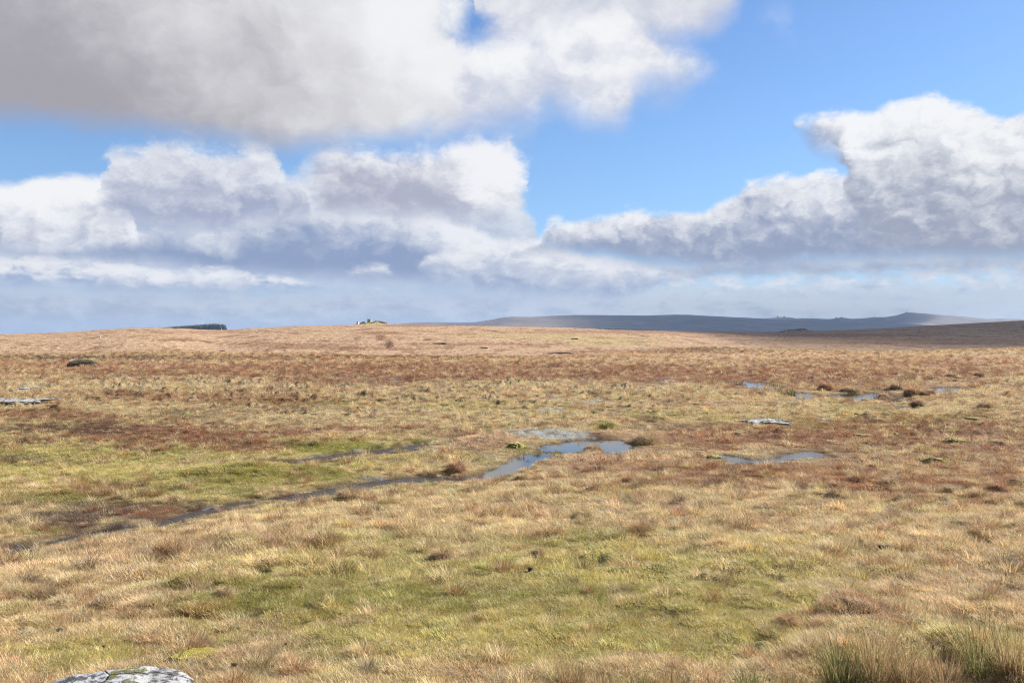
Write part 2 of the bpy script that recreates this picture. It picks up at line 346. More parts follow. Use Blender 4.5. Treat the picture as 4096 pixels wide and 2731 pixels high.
# water outlines read off a 2352-scale view, turned into ground polygons
POOLS = {
 'pool_main': [(1083,1096),(1110,1088),(1135,1078),(1165,1065),(1190,1053),(1215,1046),(1255,1044),(1258,1048),(1232,1056),(1205,1070),(1170,1086),(1140,1094),(1105,1099)],
 'pool_upper': [(1235,1030),(1248,1022),(1290,1016),(1345,1009),(1378,1006),(1405,1010),(1440,1018),(1453,1026),(1430,1034),(1405,1040),(1385,1033),(1360,1026),(1335,1030),(1300,1040),(1262,1040)],
 'pool_right': [(1660,1044),(1685,1047),(1720,1053),(1770,1052),(1810,1043),(1850,1036),(1880,1040),(1896,1047),(1870,1050),(1830,1053),(1780,1058),(1715,1062),(1685,1056)],
 'pool_far': [(1655,876),(1690,876),(1705,874),(1740,875),(1768,883),(1790,890),(1765,896),(1735,891),(1700,884),(1670,882)],
 'pool_far_b': [(1815,908),(1828,900),(1860,902),(1885,906),(1910,906),(1945,902),(1985,902),(2030,898),(2050,905),(2095,906),(2090,913),(2045,910),(1990,920),(1965,920),(1935,912),(1880,910),(1845,916)],
 'pool_far_c': [(2140,890),(2190,889),(2225,893),(2200,897),(2165,901),(2145,897)],
 'pool_far_d': [(2062,934),(2090,932),(2098,937),(2080,941),(2066,940)],
 'pool_far_e': [(1500,870),(1530,869),(1565,872),(1555,876),(1515,877)],
 'pool_mid': [(895,871),(930,871),(965,872),(958,877),(915,876)],
 'stream': [(1085,1092),(1040,1092),(985,1090),(920,1094),(860,1100),(800,1110),(740,1120),(680,1130),(610,1140),(540,1150),(470,1163),(400,1183),(330,1198),(210,1216),(100,1238),(0,1258),
            (0,1275),(60,1258),(130,1245),(230,1222),(300,1212),(400,1200),(450,1182),(540,1162),(600,1148),(660,1146),(720,1140),(780,1128),(860,1118),(920,1108),(990,1106),(1060,1102)],
 'gully': [(620,1072),(680,1058),(720,1048),(770,1040),(820,1036),(870,1030),(925,1024),(965,1016),(960,1026),(925,1036),(880,1040),(820,1042),(760,1049),(700,1058),(650,1072)],
}
POLY = {k: np.array([atv(*p) for p in v]) for k, v in POOLS.items()}
def pdist(P, x, y):
    """signed distance to polygon, negative inside"""
    d = np.full(x.shape, 1e9); ins = np.zeros(x.shape, bool); n = len(P)
    for i in range(n):
        a, b = P[i], P[(i + 1) % n]; e = b - a
        wx, wy = x - a[0], y - a[1]; t = np.clip((wx * e[0] + wy * e[1]) / (e @ e + 1e-12), 0, 1)
        d = np.minimum(d, (wx - t * e[0])**2 + (wy - t * e[1])**2)
        c = ((a[1] > y) != (b[1] > y)) & (x < (b[0] - a[0]) * (y - a[1]) / (b[1] - a[1] + 1e-12) + a[0])
        ins ^= c
    d = np.sqrt(d); return np.where(ins, -d, d)
def pool_d(x, y, names=None, far=6.0):
    out = np.full(x.shape, far)
    for k, P in POLY.items():
        if names and k not in names: continue
        lo = P.min(0) - far; hi = P.max(0) + far
        m = (x > lo[0]) & (x < hi[0]) & (y > lo[1]) & (y < hi[1])
        if m.any(): out[m] = np.minimum(out[m], pdist(P, x[m], y[m]))
    return out
LEVEL = {k: float(base_z(P[:, 0], P[:, 1]).mean()) - .05 for k, P in POLY.items()}
MOUNDS = []   # (x, y, rx, ry, h) gentle banks, filled below
for (a, b, w, dpt, h) in [(1130, 1022, 100, 1.6, .35), (560, 1088, 170, 1.2, .35), (740, 1022, 160, 1.2, .25),
                          (1290, 1000, 170, 1.0, .25), (1300, 1430, 500, 3.0, .12), (2750, 808, 120, 12, .5), (380, 810, 120, 10, .5)]:
    p = atv(a, b); MOUNDS.append((p[0], p[1], w * K / F * p[1], dpt, h))
def hillY(px): return float(np.interp(px, SKYD[:, 0], SKYD[:, 1]))
for (px, dy, w, dd, h) in [(1492, -2, 11, 13, 1.9), (1525, -6, 6, 8, .8), (3200, 0, 13, 16, 2.3), (3150, -4, 8, 10, 1.0)]:
    Yh = hillY(px) * .985 + dy; MOUNDS.append(((px - CX) / F * Yh, Yh, w, dd, h))
def ground_z(x, y):
    x = np.asarray(x, float); y = np.asarray(y, float)
    u, Y = uY(x, y); z = base_z(x, y)
    near = 1 - sstep(Y, 150, 260); farw = sstep(Y, 180, 300) * (1 - sstep(Y, 1500, 2500))
    fg = 1 - sstep(Y, 14, 30)
    wx = x + .35 * perlin(x / .9, y / .9, 7); wy = y + .35 * perlin(x / .9, y / .9, 8)
    tus = .55 * np.abs(perlin(wx / 1.25, wy / 1.25, 5)) + .45 * np.abs(perlin(wx / .62, wy / .62, 6)) - .12 + .5 * np.maximum(fbm(x / 3, y / 3, 2, 9), 0)
    big = fbm(x / 9, y / 9, 3, 11)
    wet = sstep(Y, 38, 60) * near
    calm = np.ones(x.shape); mm = Y < 110
    if mm.any(): calm[mm] = .12 + .88 * sstep(pool_d(x[mm], y[mm], far=9.0), .3, 3.5 + .07 * Y[mm])
    z = z + near * (big * .16 * calm + (.30 + .34 * wet * (1 - .65 * sstep(Y, 65, 110))) * (.35 + 1.2 * sstep(fbm(x / 8, y / 8, 3, 13), -.35, .45)) * tus * calm + .06 * fbm(x / .45, y / .45, 2, 21) * (1 + .5 * wet) * (.4 + .6 * calm))
    z = z + farw * (fbm(x / 28, y / 28, 3, 31) * .55 + np.maximum(fbm(x / 3.2, y / 3.2, 3, 35), -.1) * .45)
    for mx, my, rx, ry, h in MOUNDS:
        q = ((x - mx) / rx)**2 + ((y - my) / ry)**2
        z = z + h * np.exp(-1.2 * q)
    # pools lie in shallow basins
    m = (Y < 130)
    if m.any():
        for k, P in POLY.items():
            lo = P.min(0) - 1.6; hi = P.max(0) + 1.6
            s = (x > lo[0]) & (x < hi[0]) & (y > lo[1]) & (y < hi[1])
            if not s.any(): continue
            d = pdist(P, x[s], y[s]); d = d + (.42 + .38 * (k in ('stream', 'gully'))) * fbm(x[s] / .8, y[s] / .8, 3, 51) + .10
            if k in ('stream', 'gully'):
                bz = base_z(x[s], y[s]); w = 1 - sstep(d, -.05, .7); z[s] = z[s] * (1 - w) + (bz - .10) * w
            else:
                w = 1 - sstep(d, -.02, .55); z[s] = z[s] * (1 - w) + (LEVEL[k] - .07) * w
    return z
def gz1(x, y): return float(ground_z(np.array([x]), np.array([y]))[0])

# ------------------------------------------------------------------ what grows where (plant colour)
STRAW, PINK, RED, GREEN, OLIVE, DARK, CRUST, ORANGE, MUD, MOSS = range(10)
PAL = np.array([(.47, .365, .20), (.45, .30, .18), (.25, .122, .062), (.235, .215, .055), (.40, .34, .12), (.095, .058, .038), (.46, .45, .42),
                (.51, .335, .195), (.045, .038, .032), (.255, .23, .055)])
# (centre x, centre row, half width, half height in a 2352-scale view, kind, strength)
PATCH = [
 (350,1090,760,120,OLIVE,.75),(150,1000,400,60,OLIVE,.4),(700,1040,300,50,OLIVE,.5),(1150,950,260,25,OLIVE,.4),(1950,985,450,30,OLIVE,.5),(1250,1380,900,190,OLIVE,.6),
 (300,1050,420,60,OLIVE,.7),(1300,1390,700,150,OLIVE,.95),(1900,1280,350,70,OLIVE,.6),(1250,1400,420,100,GREEN,.6),(800,1380,380,60,GREEN,.5),(640,1420,180,40,GREEN,.5),(150,1520,250,40,OLIVE,.7),
 (1000,1320,300,40,GREEN,.35),(1350,1230,150,30,GREEN,.4),(1100,1480,600,60,OLIVE,.5),(900,1230,120,14,GREEN,.5),
 (420,1010,420,26,RED,.7),(250,1165,330,26,DARK,.6),(80,1060,160,12,DARK,.5),(640,1060,170,9,DARK,.5),(330,1120,150,9,RED,.6),(150,1105,140,8,RED,.5),(720,975,160,9,DARK,.45),(180,1075,120,8,STRAW,.6),(330,1070,150,9,STRAW,.5),(480,1060,110,7,STRAW,.6),(60,1130,110,9,STRAW,.6),(420,1045,100,6,GREEN,.6),(350,1000,360,28,DARK,.65),(330,1000,360,34,RED,.6),(120,960,200,20,RED,.5),(500,960,250,16,DARK,.4),(650,990,180,18,RED,.5),(250,1185,260,24,DARK,.6),(380,1178,140,14,RED,.6),(120,1195,200,25,DARK,.6),(150,985,200,20,DARK,.45),(560,1030,150,12,RED,.5),
 (230,1130,160,18,RED,.4),(100,1090,250,22,OLIVE,.5),(60,1220,90,10,GREEN,.6),(500,1078,120,12,GREEN,.35),(320,915,180,12,RED,.5),(150,955,200,10,RED,.3),
 (580,1105,190,16,MOSS,.95),(700,1092,130,12,MOSS,.9),(470,1090,130,14,MOSS,.5),(720,1033,60,8,MOSS,.8),(820,1028,90,7,MOSS,.7),(940,1012,70,6,MOSS,.7),
 (1180,1030,60,9,MOSS,.7),(1290,1000,120,6,MOSS,.9),(1385,982,40,9,MOSS,.7),(1280,1040,90,5,MOSS,.6),(1300,1019,40,3,MOSS,.6),
 (1080,950,90,12,OLIVE,.6),(720,930,150,8,MOSS,.5),(640,945,200,10,DARK,.45),(600,925,250,10,RED,.5),(820,875,200,14,DARK,.4),(760,880,200,10,RED,.5),
 (1000,965,350,25,STRAW,.7),(700,965,300,25,STRAW,.5),(1000,900,300,14,STRAW,.5),
 (1650,1005,290,28,RED,.75),(1600,1000,250,20,PINK,.5),(1500,1065,300,25,RED,.5),(1450,1050,180,20,PINK,.6),(1800,1075,300,22,RED,.6),(2050,1110,350,30,RED,.55),(2200,1060,300,40,RED,.4),
 (1130,1022,110,14,PINK,.7),(1900,960,350,25,OLIVE,.35),(1950,985,260,16,MOSS,.5),(2150,965,150,12,MOSS,.4),(1500,960,120,12,MOSS,.4),(1600,985,200,9,DARK,.35),(2050,1005,250,12,RED,.5),
 (1320,985,200,15,STRAW,.4),(1500,905,250,14,STRAW,.55),(1800,945,150,12,STRAW,.4),
 (1900,860,600,18,RED,.65),(1300,868,500,10,RED,.5),(1000,840,700,10,RED,.5),(1700,820,600,10,PINK,.6),(2200,830,300,12,PINK,.5),(2000,890,400,10,RED,.5),
 (300,823,500,6,DARK,.75),(800,822,500,5,RED,.7),(300,842,400,10,PINK,.5),(400,860,500,10,RED,.35),(400,890,350,12,STRAW,.6),(1600,803,160,5,DARK,.55),(1500,808,300,5,RED,.5),
 (400,1240,450,50,PINK,.2),(200,1300,400,40,PINK,.15),(1000,1180,500,50,STRAW,.5),(1900,1240,450,80,STRAW,.5),(2200,1330,300,120,PINK,.25),(1850,1430,260,34,PINK,.9),(2000,1440,200,25,RED,.35),
 (2250,1480,150,60,OLIVE,.4),(1330,1415,45,12,PINK,.9),(470,1434,45,10,RED,.5),(900,1432,50,12,RED,.6),(1150,1490,60,16,RED,.5),(1700,1340,200,40,OLIVE,.45),(760,1340,120,16,GREEN,.4),
 (1640,1480,150,60,OLIVE,.5),(450,1515,60,9,MOSS,.95),(1075,1362,60,5,STRAW,.5),
 (1240,1003,105,7,CRUST,.95),(1300,1006,70,4,CRUST,.9),(1185,997,60,3,CRUST,.7),(880,1098,42,3.5,CRUST,.95),(745,1049,55,5,CRUST,.8),(840,1034,35,3,CRUST,.7),
 (1195,949,32,3,CRUST,.75),(1270,945,32,5,CRUST,.9),(1330,957,22,4,CRUST,.85),(1262,917,25,4,CRUST,.75),(1290,922,40,2.5,CRUST,.7),(1375,922,25,4,CRUST,.8),(1355,931,20,2.5,CRUST,.8),
 (990,1098,80,6,MUD,.9),(940,1030,40,5,MUD,.9),(2070,920,60,7,DARK,.8),(2050,918,40,5,MUD,.4),
 (2050,1000,500,45,RED,.6),(1700,1100,450,30,RED,.55),(2150,1130,250,30,RED,.6),(1250,855,1300,18,RED,.5),(2100,835,500,12,RED,.5),(700,845,500,9,RED,.6),(1750,875,400,9,RED,.6),(200,838,300,8,RED,.5),(620,905,160,8,RED,.7),(880,985,150,9,RED,.6),(1080,1000,120,10,RED,.45),
 (250,940,250,12,STRAW,.6),(850,910,300,9,STRAW,.6),(1350,895,300,9,STRAW,.6),(1500,1190,700,40,STRAW,.6),(800,1130,300,25,STRAW,.4),
 (1250,1330,520,60,OLIVE,.9),(1150,1450,650,70,OLIVE,.9),(1650,1400,280,60,OLIVE,.7),(1000,1400,300,30,GREEN,.6),(700,1400,200,30,GREEN,.55),(1350,1250,160,16,GREEN,.55),(260,1080,300,18,OLIVE,.8),(420,1130,220,14,GREEN,.6),(120,1150,160,12,GREEN,.5),
 # far slopes
 (875,775,14,9,RED,.8),(895,790,12,14,RED,.95),(893,792,10,8,DARK,.8),(880,765,70,4,RED,.6),(820,778,8,10,DARK,.4),(1230,770,200,8,OLIVE,.35),(1400,785,160,12,OLIVE,.35),
 (680,793,160,6,RED,.45),(800,800,250,5,RED,.5),(1050,790,160,4,RED,.5),(500,762,200,3,RED,.3),(1500,762,400,5,RED,.5),(1950,770,300,5,RED,.5),(2050,785,400,10,RED,.35),(950,748,150,2.5,RED,.5),(856,746.5,22,2.4,OLIVE,.7),
]
PXY = []
for (cx_, cy_, rx, ry, k, s) in PATCH:
    PXY.append((cx_ * K, cy_ * K, rx * K, ry * K, k, s))
def plant_color(x, y, jit=0.0, seed=0):
    """albedo of the vegetation at ground points; patches are fixed to the ground"""
    u, Y = uY(x, y); z = base_z(x, y); px = CX + F * u; row = HOR - F * z / Y
    n1 = fbm(x / 2.2, y / 2.2, 4, 61); n2 = fbm(x / .7, y / .7, 3, 71); n3 = fbm(x / 7, y / 7, 3, 81)
    wl = np.zeros((len(x), len(PAL)))
    far = sstep(Y, 190, 260)
    col = PAL[STRAW][None] * (1 - far[:, None]) + PAL[ORANGE][None] * far[:, None]
    def put(k, w): 
        nonlocal col
        w = np.clip(w, 0, 1)[:, None]; col = col * (1 - w) + PAL[k][None] * w
    nearw = 1 - far
    put(PINK, nearw * sstep(n3 + .4 * n1, .0, .5) * (.12 + .5 * sstep(Y, 16, 60)))
    put(OLIVE, nearw * sstep(-n3 + .5 * n2, .1, .5) * .55)
    put(RED, nearw * sstep(fbm(x / 4, y / 4, 4, 91) + .25 * n2, .12, .42) * (.6 + .3 * sstep(Y, 50, 90)) * sstep(Y, 13, 35)); put(RED, nearw * .38 * sstep(Y, 55, 100) * sstep(n1, -.3, .3))
    put(DARK, nearw * sstep(fbm(x / 3.1, y / 3.1, 4, 95) + .3 * n2, .3, .5) * .5 * sstep(Y, 20, 40))
    nf = fbm(x / 14, y / 30, 4, 101) + .6 * fbm(x / 3.0, y / 6, 3, 105)
    put(RED, far * sstep(nf, .02, .42) * .8); put(DARK, far * sstep(nf, .34, .7) * .55); put(DARK, far * sstep(fbm(x / 2.0, y / 6, 3, 121), .22, .5) * .6); put(STRAW, far * sstep(fbm(x / 3.0, y / 9, 3, 125), .15, .5) * .5)
    put(PINK, far * sstep(-nf, .1, .6) * .4)
    for cx_, cy_, rx, ry, k, s in PXY:
        m = (np.abs(px - cx_) < rx * 1.8) & (np.abs(row - cy_) < ry * 1.8)
        if not m.any(): continue
        q = np.sqrt(((px[m] - cx_) / rx)**2 + ((row[m] - cy_) / ry)**2)
        nn = (n1 * .7 + n2 * .6)[m] if k not in (CRUST, MUD) else (n2[m] * .5 + .5 * fbm(x[m] / .22, y[m] / .22, 3, 111))
        w = (1 - sstep(q + nn * (1.8 if k == DARK else 1.2), .5, 1.1)) * min(1, s * 1.35)
        if k == CRUST: w = (1 - sstep(q + nn * .9, .8, 1.1)) * s * (.35 + .65 * sstep(fbm(x[m] / .5, y[m] / .3, 3, 115), -.3, .1))
        w = np.clip(w, 0, 1)[:, None]; col[m] = col[m] * (1 - w) + PAL[k][None] * w
    d = pool_d(x, y)
    w = (1 - sstep(d + .25 * fbm(x / .5, y / .5, 2, 53), -.1, .14)); put(MUD, w); put(DARK, (1 - sstep(d + .4 * n2, .15, .7)) * .55 * (Y < 110))  # mud at the waterline, darker colour out over the banks
    return col, d

# ------------------------------------------------------------------ materials
def mat(name):
    m = bpy.data.materials.new(name); m.use_nodes = True; nt = m.node_tree; nt.nodes.clear()
    out = nt.nodes.new('ShaderNodeOutputMaterial')
    return m, nt, out
class G:
    """small node-graph helper"""
    def __init__(s, name):
        s.m, s.nt, s.out = mat(name)
    def n(s, t, ins=None, **k):
        nd = s.nt.nodes.new(t)
        for a, b in k.items(): setattr(nd, a, b)
        for a, b in (ins or {}).items(): s.set(nd.inputs[a], b)
        return nd
    def set(s, sock, v):
        if hasattr(v, 'is_output'): s.nt.links.new(v, sock)
        else: sock.default_value = v
    def mth(s, op, a, b=0.0, clamp=False):
        return s.n('ShaderNodeMath', {0: a, 1: b}, operation=op, use_clamp=clamp).outputs[0]
    def noise(s, scale, detail=4, rough=.55, vec=None, col=False, dist=0):
        nd = s.n('ShaderNodeTexNoise', {'Scale': scale, 'Detail': detail, 'Roughness': rough, 'Distortion': dist})
        s.set(nd.inputs['Vector'], vec if vec is not None else s.pos())
        return nd.outputs['Color' if col else 'Fac']
    def pos(s):
        if not hasattr(s, '_p'): s._p = s.n('ShaderNodeNewGeometry').outputs['Position']
        return s._p
    def objc(s):
        if not hasattr(s, '_o'): s._o = s.n('ShaderNodeTexCoord').outputs['Object']
        return s._o
    def mp(s, v, a, b, c=0.0, d=1.0):
        return s.n('ShaderNodeMapRange', {'Value': v, 'From Min': a, 'From Max': b, 'To Min': c, 'To Max': d}).outputs[0]
    def mix(s, f, a, b, mode='MIX'):
        nd = s.n('ShaderNodeMix', {0: f, 6: a, 7: b}, data_type='RGBA', blend_type=mode); return nd.outputs[2]
    def hsv(s, c, h=.5, sa=1.0, v=1.0):
        return s.n('ShaderNodeHueSaturation', {'Color': c, 'Hue': h, 'Saturation': sa, 'Value': v}).outputs[0]
    def bump(s, h, dist=.02, st=1.0):
        return s.n('ShaderNodeBump', {'Height': h, 'Distance': dist, 'Strength': st}).outputs[0]
    def bsdf(s, col, rough=.8, normal=None, **k):
        nd = s.n('ShaderNodeBsdfPrincipled', {'Base Color': col, 'Roughness': rough})
        for a, b in k.items(): s.set(nd.inputs[a], b)
        if normal is not None: s.set(nd.inputs['Normal'], normal)
        s.nt.links.new(nd.outputs[0], s.out.inputs[0]); return s.m
def rgb(*c): return tuple(c) + (1,)

def m_ground():
    g = G('moor ground'); a = g.n('ShaderNodeAttribute', attribute_name='gcol').outputs['Color']
    wet = g.n('ShaderNodeAttribute', attribute_name='wet').outputs['Fac']
    n1 = g.noise(1.3, 6, .65); n2 = g.noise(9, 5, .65); n3 = g.noise(.22, 5, .6)
    v = g.mth('ADD', g.mth('ADD', g.mp(n1, .3, .7, .25, .50), g.mp(n2, .3, .7, .2, .38)), g.mp(n3, .3, .7, .05, .35))
    c = g.mix(1.0, a, g.n('ShaderNodeCombineColor', {0: v, 1: v, 2: v}).outputs[0], 'MULTIPLY')
    c = g.hsv(c, g.mp(n2, .2, .8, .485, .512), 1.0, 1.0)
    far = g.n('ShaderNodeAttribute', attribute_name='far').outputs['Fac']
    n4 = g.noise(.42, 6, .7); n5 = g.noise(.13, 6, .68); n6 = g.noise(.05, 5, .65)
    f1 = g.mth('MULTIPLY', far, g.mth('MULTIPLY', g.mp(n4, .53, .66), g.mp(n6, .38, .6, .15, .95)))
    c = g.mix(f1, c, rgb(.155, .088, .055)); c = g.mix(g.mth('MULTIPLY', far, g.mp(n5, .55, .7, 0, .65)), c, rgb(.26, .15, .095))
    c = g.mix(g.mth('MULTIPLY', far, g.mp(n4, .44, .34, 0, .5)), c, rgb(.62, .45, .28))
    h = g.mth('ADD', g.mth('MULTIPLY', n2, .06), g.mth('MULTIPLY', n1, .25))
    h = g.mth('ADD', h, g.mth('MULTIPLY', far, g.mth('MULTIPLY', n4, 1.2)))
    r = g.mp(wet, 0, 1, .9, .16)
    return g.bsdf(c, r, g.bump(h, 1.0, g.mp(wet, 0, 1, .9, .05)), **{'Specular IOR Level': g.mp(wet, 0, 1, .1, .6)})
def m_grass():
    g = G('moor grass'); a = g.n('ShaderNodeAttribute', attribute_name='col', attribute_type='INSTANCER').outputs['Color']
    b = g.n('ShaderNodeAttribute', attribute_name='blade').outputs['Fac']
    hue = g.n('ShaderNodeAttribute', attribute_name='hue').outputs['Fac']
    c = g.hsv(a, g.mp(hue, 0, 1, .487, .513), g.mp(hue, 0, 1, 1.12, .85), g.mp(b, 0, 1, .55, 1.5))
    d = g.n('ShaderNodeBsdfDiffuse', {'Color': c}); t = g.n('ShaderNodeBsdfTranslucent', {'Color': c})
    mx = g.n('ShaderNodeMixShader', {0: .45}); g.nt.links.new(d.outputs[0], mx.inputs[1]); g.nt.links.new(t.outputs[0], mx.inputs[2])
    gl = g.n('ShaderNodeBsdfGlossy', {'Color': (1, 1, 1, 1), 'Roughness': .5}); m2 = g.n('ShaderNodeMixShader', {0: .025})
    g.nt.links.new(mx.outputs[0], m2.inputs[1]); g.nt.links.new(gl.outputs[0], m2.inputs[2]); g.nt.links.new(m2.outputs[0], g.out.inputs[0])
    return g.m
def m_blade(name, c0, c1, c2=None):
    """stems and blades of a single plant, mixed per blade"""
    g = G(name); b = g.n('ShaderNodeAttribute', attribute_name='blade').outputs['Fac']; hue = g.n('ShaderNodeAttribute', attribute_name='hue').outputs['Fac']
    rnd = g.n('ShaderNodeObjectInfo').outputs['Random']
    c = g.mix(g.mp(hue, .25, .75), rgb(*c0), rgb(*c1))
    if c2: c = g.mix(g.mp(hue, .8, .9), c, rgb(*c2))
    c = g.hsv(c, g.mp(rnd, 0, 1, .485, .515), 1.0, g.mth('MULTIPLY', g.mp(b, 0, 1, .6, 1.15), g.mp(rnd, 0, 1, .88, 1.1)))
    d = g.n('ShaderNodeBsdfDiffuse', {'Color': c}); t = g.n('ShaderNodeBsdfTranslucent', {'Color': c})
    mx = g.n('ShaderNodeMixShader', {0: .45}); g.nt.links.new(d.outputs[0], mx.inputs[1]); g.nt.links.new(t.outputs[0], mx.inputs[2]); g.nt.links.new(mx.outputs[0], g.out.inputs[0])
    return g.m
def m_water():
    g = G('pool water'); n = g.noise(5.0, 4, .6); n2 = g.noise(1.2, 3)
    c = g.mix(n2, rgb(.012, .012, .010), rgb(.035, .028, .014))
    return g.bsdf(c, .035, g.bump(n, .02, .08), IOR=1.333, **{'Specular IOR Level': .5})
def m_stream():
    g = G('stream mud and water'); n = g.noise(3.2, 6, .65); n2 = g.noise(14, 4)
    mud = g.mp(n, .40, .50)
    c = g.mix(mud, rgb(.02, .018, .013), g.mix(n2, rgb(.028, .022, .018), rgb(.075, .055, .038)))
    h = g.mth('MULTIPLY', g.mth('ADD', n2, g.mth('MULTIPLY', n, 2.0)), mud)
    return g.bsdf(c, g.mp(mud, 0, 1, .16, .6), g.bump(h, .04, .6), IOR=1.333)
def m_granite(name, lichen=.6, moss=.0, base=(.30, .285, .26)):
    g = G(name); v = g.objc() 
    n = g.noise(2.5, 6, .6, v); f = g.noise(26, 5, .7, v); sp = g.noise(11, 7, .68, v, dist=.5); l = g.noise(4.2, 5, .6, v, dist=.3)
    c = g.mix(g.mp(n, .3, .7), rgb(*[b * .8 for b in base]), rgb(*[min(1, b * 1.25) for b in base]))
    c = g.mix(g.mp(f, .3, .7, 0, .55), c, rgb(.16, .15, .14))
    c = g.mix(g.mth('MULTIPLY', g.mp(l, .44, .5), lichen), c, rgb(.54, .54, .53))
    c = g.mix(g.mp(sp, .49, .54, 0, .9), c, rgb(.045, .042, .038))
    if moss: c = g.mix(g.mth('MULTIPLY', g.mp(g.noise(2.6, 4, .6, v), .6, .64), moss), c, rgb(.12, .115, .02))
    cv = g.n('ShaderNodeMix', {0: .18, 4: v, 5: g.noise(2.0, 4, .6, v, col=True)}, data_type='VECTOR').outputs[1]
    ed = g.n('ShaderNodeTexVoronoi', {'Vector': cv, 'Scale': 1.7}, feature='DISTANCE_TO_EDGE').outputs['Distance']; crack = g.mp(ed, .0, .022, 1, 0)
    c = g.mix(g.mth('MULTIPLY', crack, .85), c, rgb(.05, .045, .04))
    h = g.mth('SUBTRACT', g.mth('ADD', g.mth('MULTIPLY', n, 1.5), g.mth('MULTIPLY', f, .5)), g.mth('MULTIPLY', crack, .6))
    return g.bsdf(c, .9, g.bump(h, .05, .8))
def m_simple(name, c0, c1, scale=6, rough=.9, bumpd=.02, detail=5):
    g = G(name); v = g.objc(); n = g.noise(scale, detail, .6, v); n2 = g.noise(scale * 4, 4, .6, v)
    c = g.mix(g.mp(g.mth('ADD', g.mth('MULTIPLY', n, .6), g.mth('MULTIPLY', n2, .4)), .35, .65), rgb(*c0), rgb(*c1))
    return g.bsdf(c, rough, g.bump(n2, bumpd, .8))
M_GROUND = m_ground(); M_GRASS = m_grass(); M_WATER = m_water(); M_STREAM = m_stream()
M_ROCK = m_granite('lichened granite'); M_BOULDER = m_granite('mossy granite', .45, .9, (.33, .325, .315)); M_TOR = m_granite('weathered tor granite', .35, .25, (.27, .25, .215))
M_SLAB = m_granite('bleached granite', .85, .35, (.47, .465, .455))

# ------------------------------------------------------------------ the moor: one sheet out to the horizon
def build_ground():
    th = np.concatenate([np.linspace(-180, -36, 60, endpoint=False), np.linspace(-36, -31.5, 50, endpoint=False), np.linspace(-31.5, 31.5, 1000, endpoint=False),
                         np.linspace(31.5, 36, 50, endpoint=False), np.linspace(36, 180, 61)])
    r = np.concatenate([np.geomspace(.6, 6, 24, endpoint=False), np.geomspace(6, 60, 430, endpoint=False), np.geomspace(60, 260, 210, endpoint=False),
                        np.geomspace(260, 1050, 210, endpoint=False), np.geomspace(1050, 12500, 40)])
    TH, RR = np.meshgrid(R(1) * th, r)
    # r is measured along the view axis within the frame so that rows stay level
    c = np.cos(np.clip(TH, -R(40), R(40))); X = RR / c * np.sin(TH); Y = RR / c * np.cos(TH)
    x, y = X.ravel(), Y.ravel(); z = ground_z(x, y)
    nr, nc = X.shape; i = np.arange(nr - 1)[:, None] * nc + np.arange(nc - 1)[None]
    q = np.stack([i, i + 1, i + nc + 1, i + nc], -1).reshape(-1, 4)
    me = npmesh('moor', np.stack([x, y, z], 1), q)
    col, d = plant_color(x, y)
    col = col * (1 - .32 * (1 - sstep(np.hypot(x, y), 60, 140)))[:, None]     # thatch and peat, plus self-shade of the grass gaps put into the colour
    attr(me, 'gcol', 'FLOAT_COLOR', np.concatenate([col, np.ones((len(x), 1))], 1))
    attr(me, 'far', 'FLOAT', sstep(np.hypot(x, y), 180, 300) * (1 - sstep(np.hypot(x, y), 1200, 2000)))
    attr(me, 'wet', 'FLOAT', 1 - sstep(d + .2 * fbm(x / .5, y / .5, 2, 53), -.1, .10))
    o = obj('moor', me, M_GROUND); tag(o, kind='structure')
build_ground()

# ------------------------------------------------------------------ water
def water_sheet(name, key, mt):
    P = POLY[key]; c = P.mean(0); v = P - c; nrm = np.linalg.norm(v, axis=1, keepdims=True)
    # grow the outline a little; the banks of the moor cut the real shoreline
    n = len(P); Q = []
    area = 0.5 * np.sum(P[:, 0] * np.roll(P[:, 1], -1) - np.roll(P[:, 0], -1) * P[:, 1]); sgn = 1 if area > 0 else -1
    for i in range(n):
        t = P[(i + 1) % n] - P[i - 1]; t /= np.linalg.norm(t) + 1e-9
        Q.append(P[i] + sgn * (.02 if key == 'stream' else .28) * np.array([t[1], -t[0]]))
    Q = np.array(Q)
    me = bpy.data.meshes.new(name)
    if key in ('stream', 'gully'):
        zz = base_z(Q[:, 0], Q[:, 1]) - .07
    else:
        zz = np.full(n, LEVEL[key])
    order = range(n) if sgn > 0 else range(n - 1, -1, -1)
    import bmesh
    bm = bmesh.new(); vs = [bm.verts.new((Q[i, 0], Q[i, 1], zz[i])) for i in order]; f = bm.faces.new(vs)
    bmesh.ops.triangulate(bm, faces=[f]); bmesh.ops.recalc_face_normals(bm, faces=bm.faces[:])
    for f in bm.faces:
        if f.normal.z < 0: f.normal_flip()
    bm.to_mesh(me); bm.free()
    tag(obj(name, me, mt), kind='structure')
for key in POLY:
    water_sheet('stream' if key in ('stream', 'gully') else 'pond', key, M_STREAM if key in ('stream', 'gully') else M_WATER)

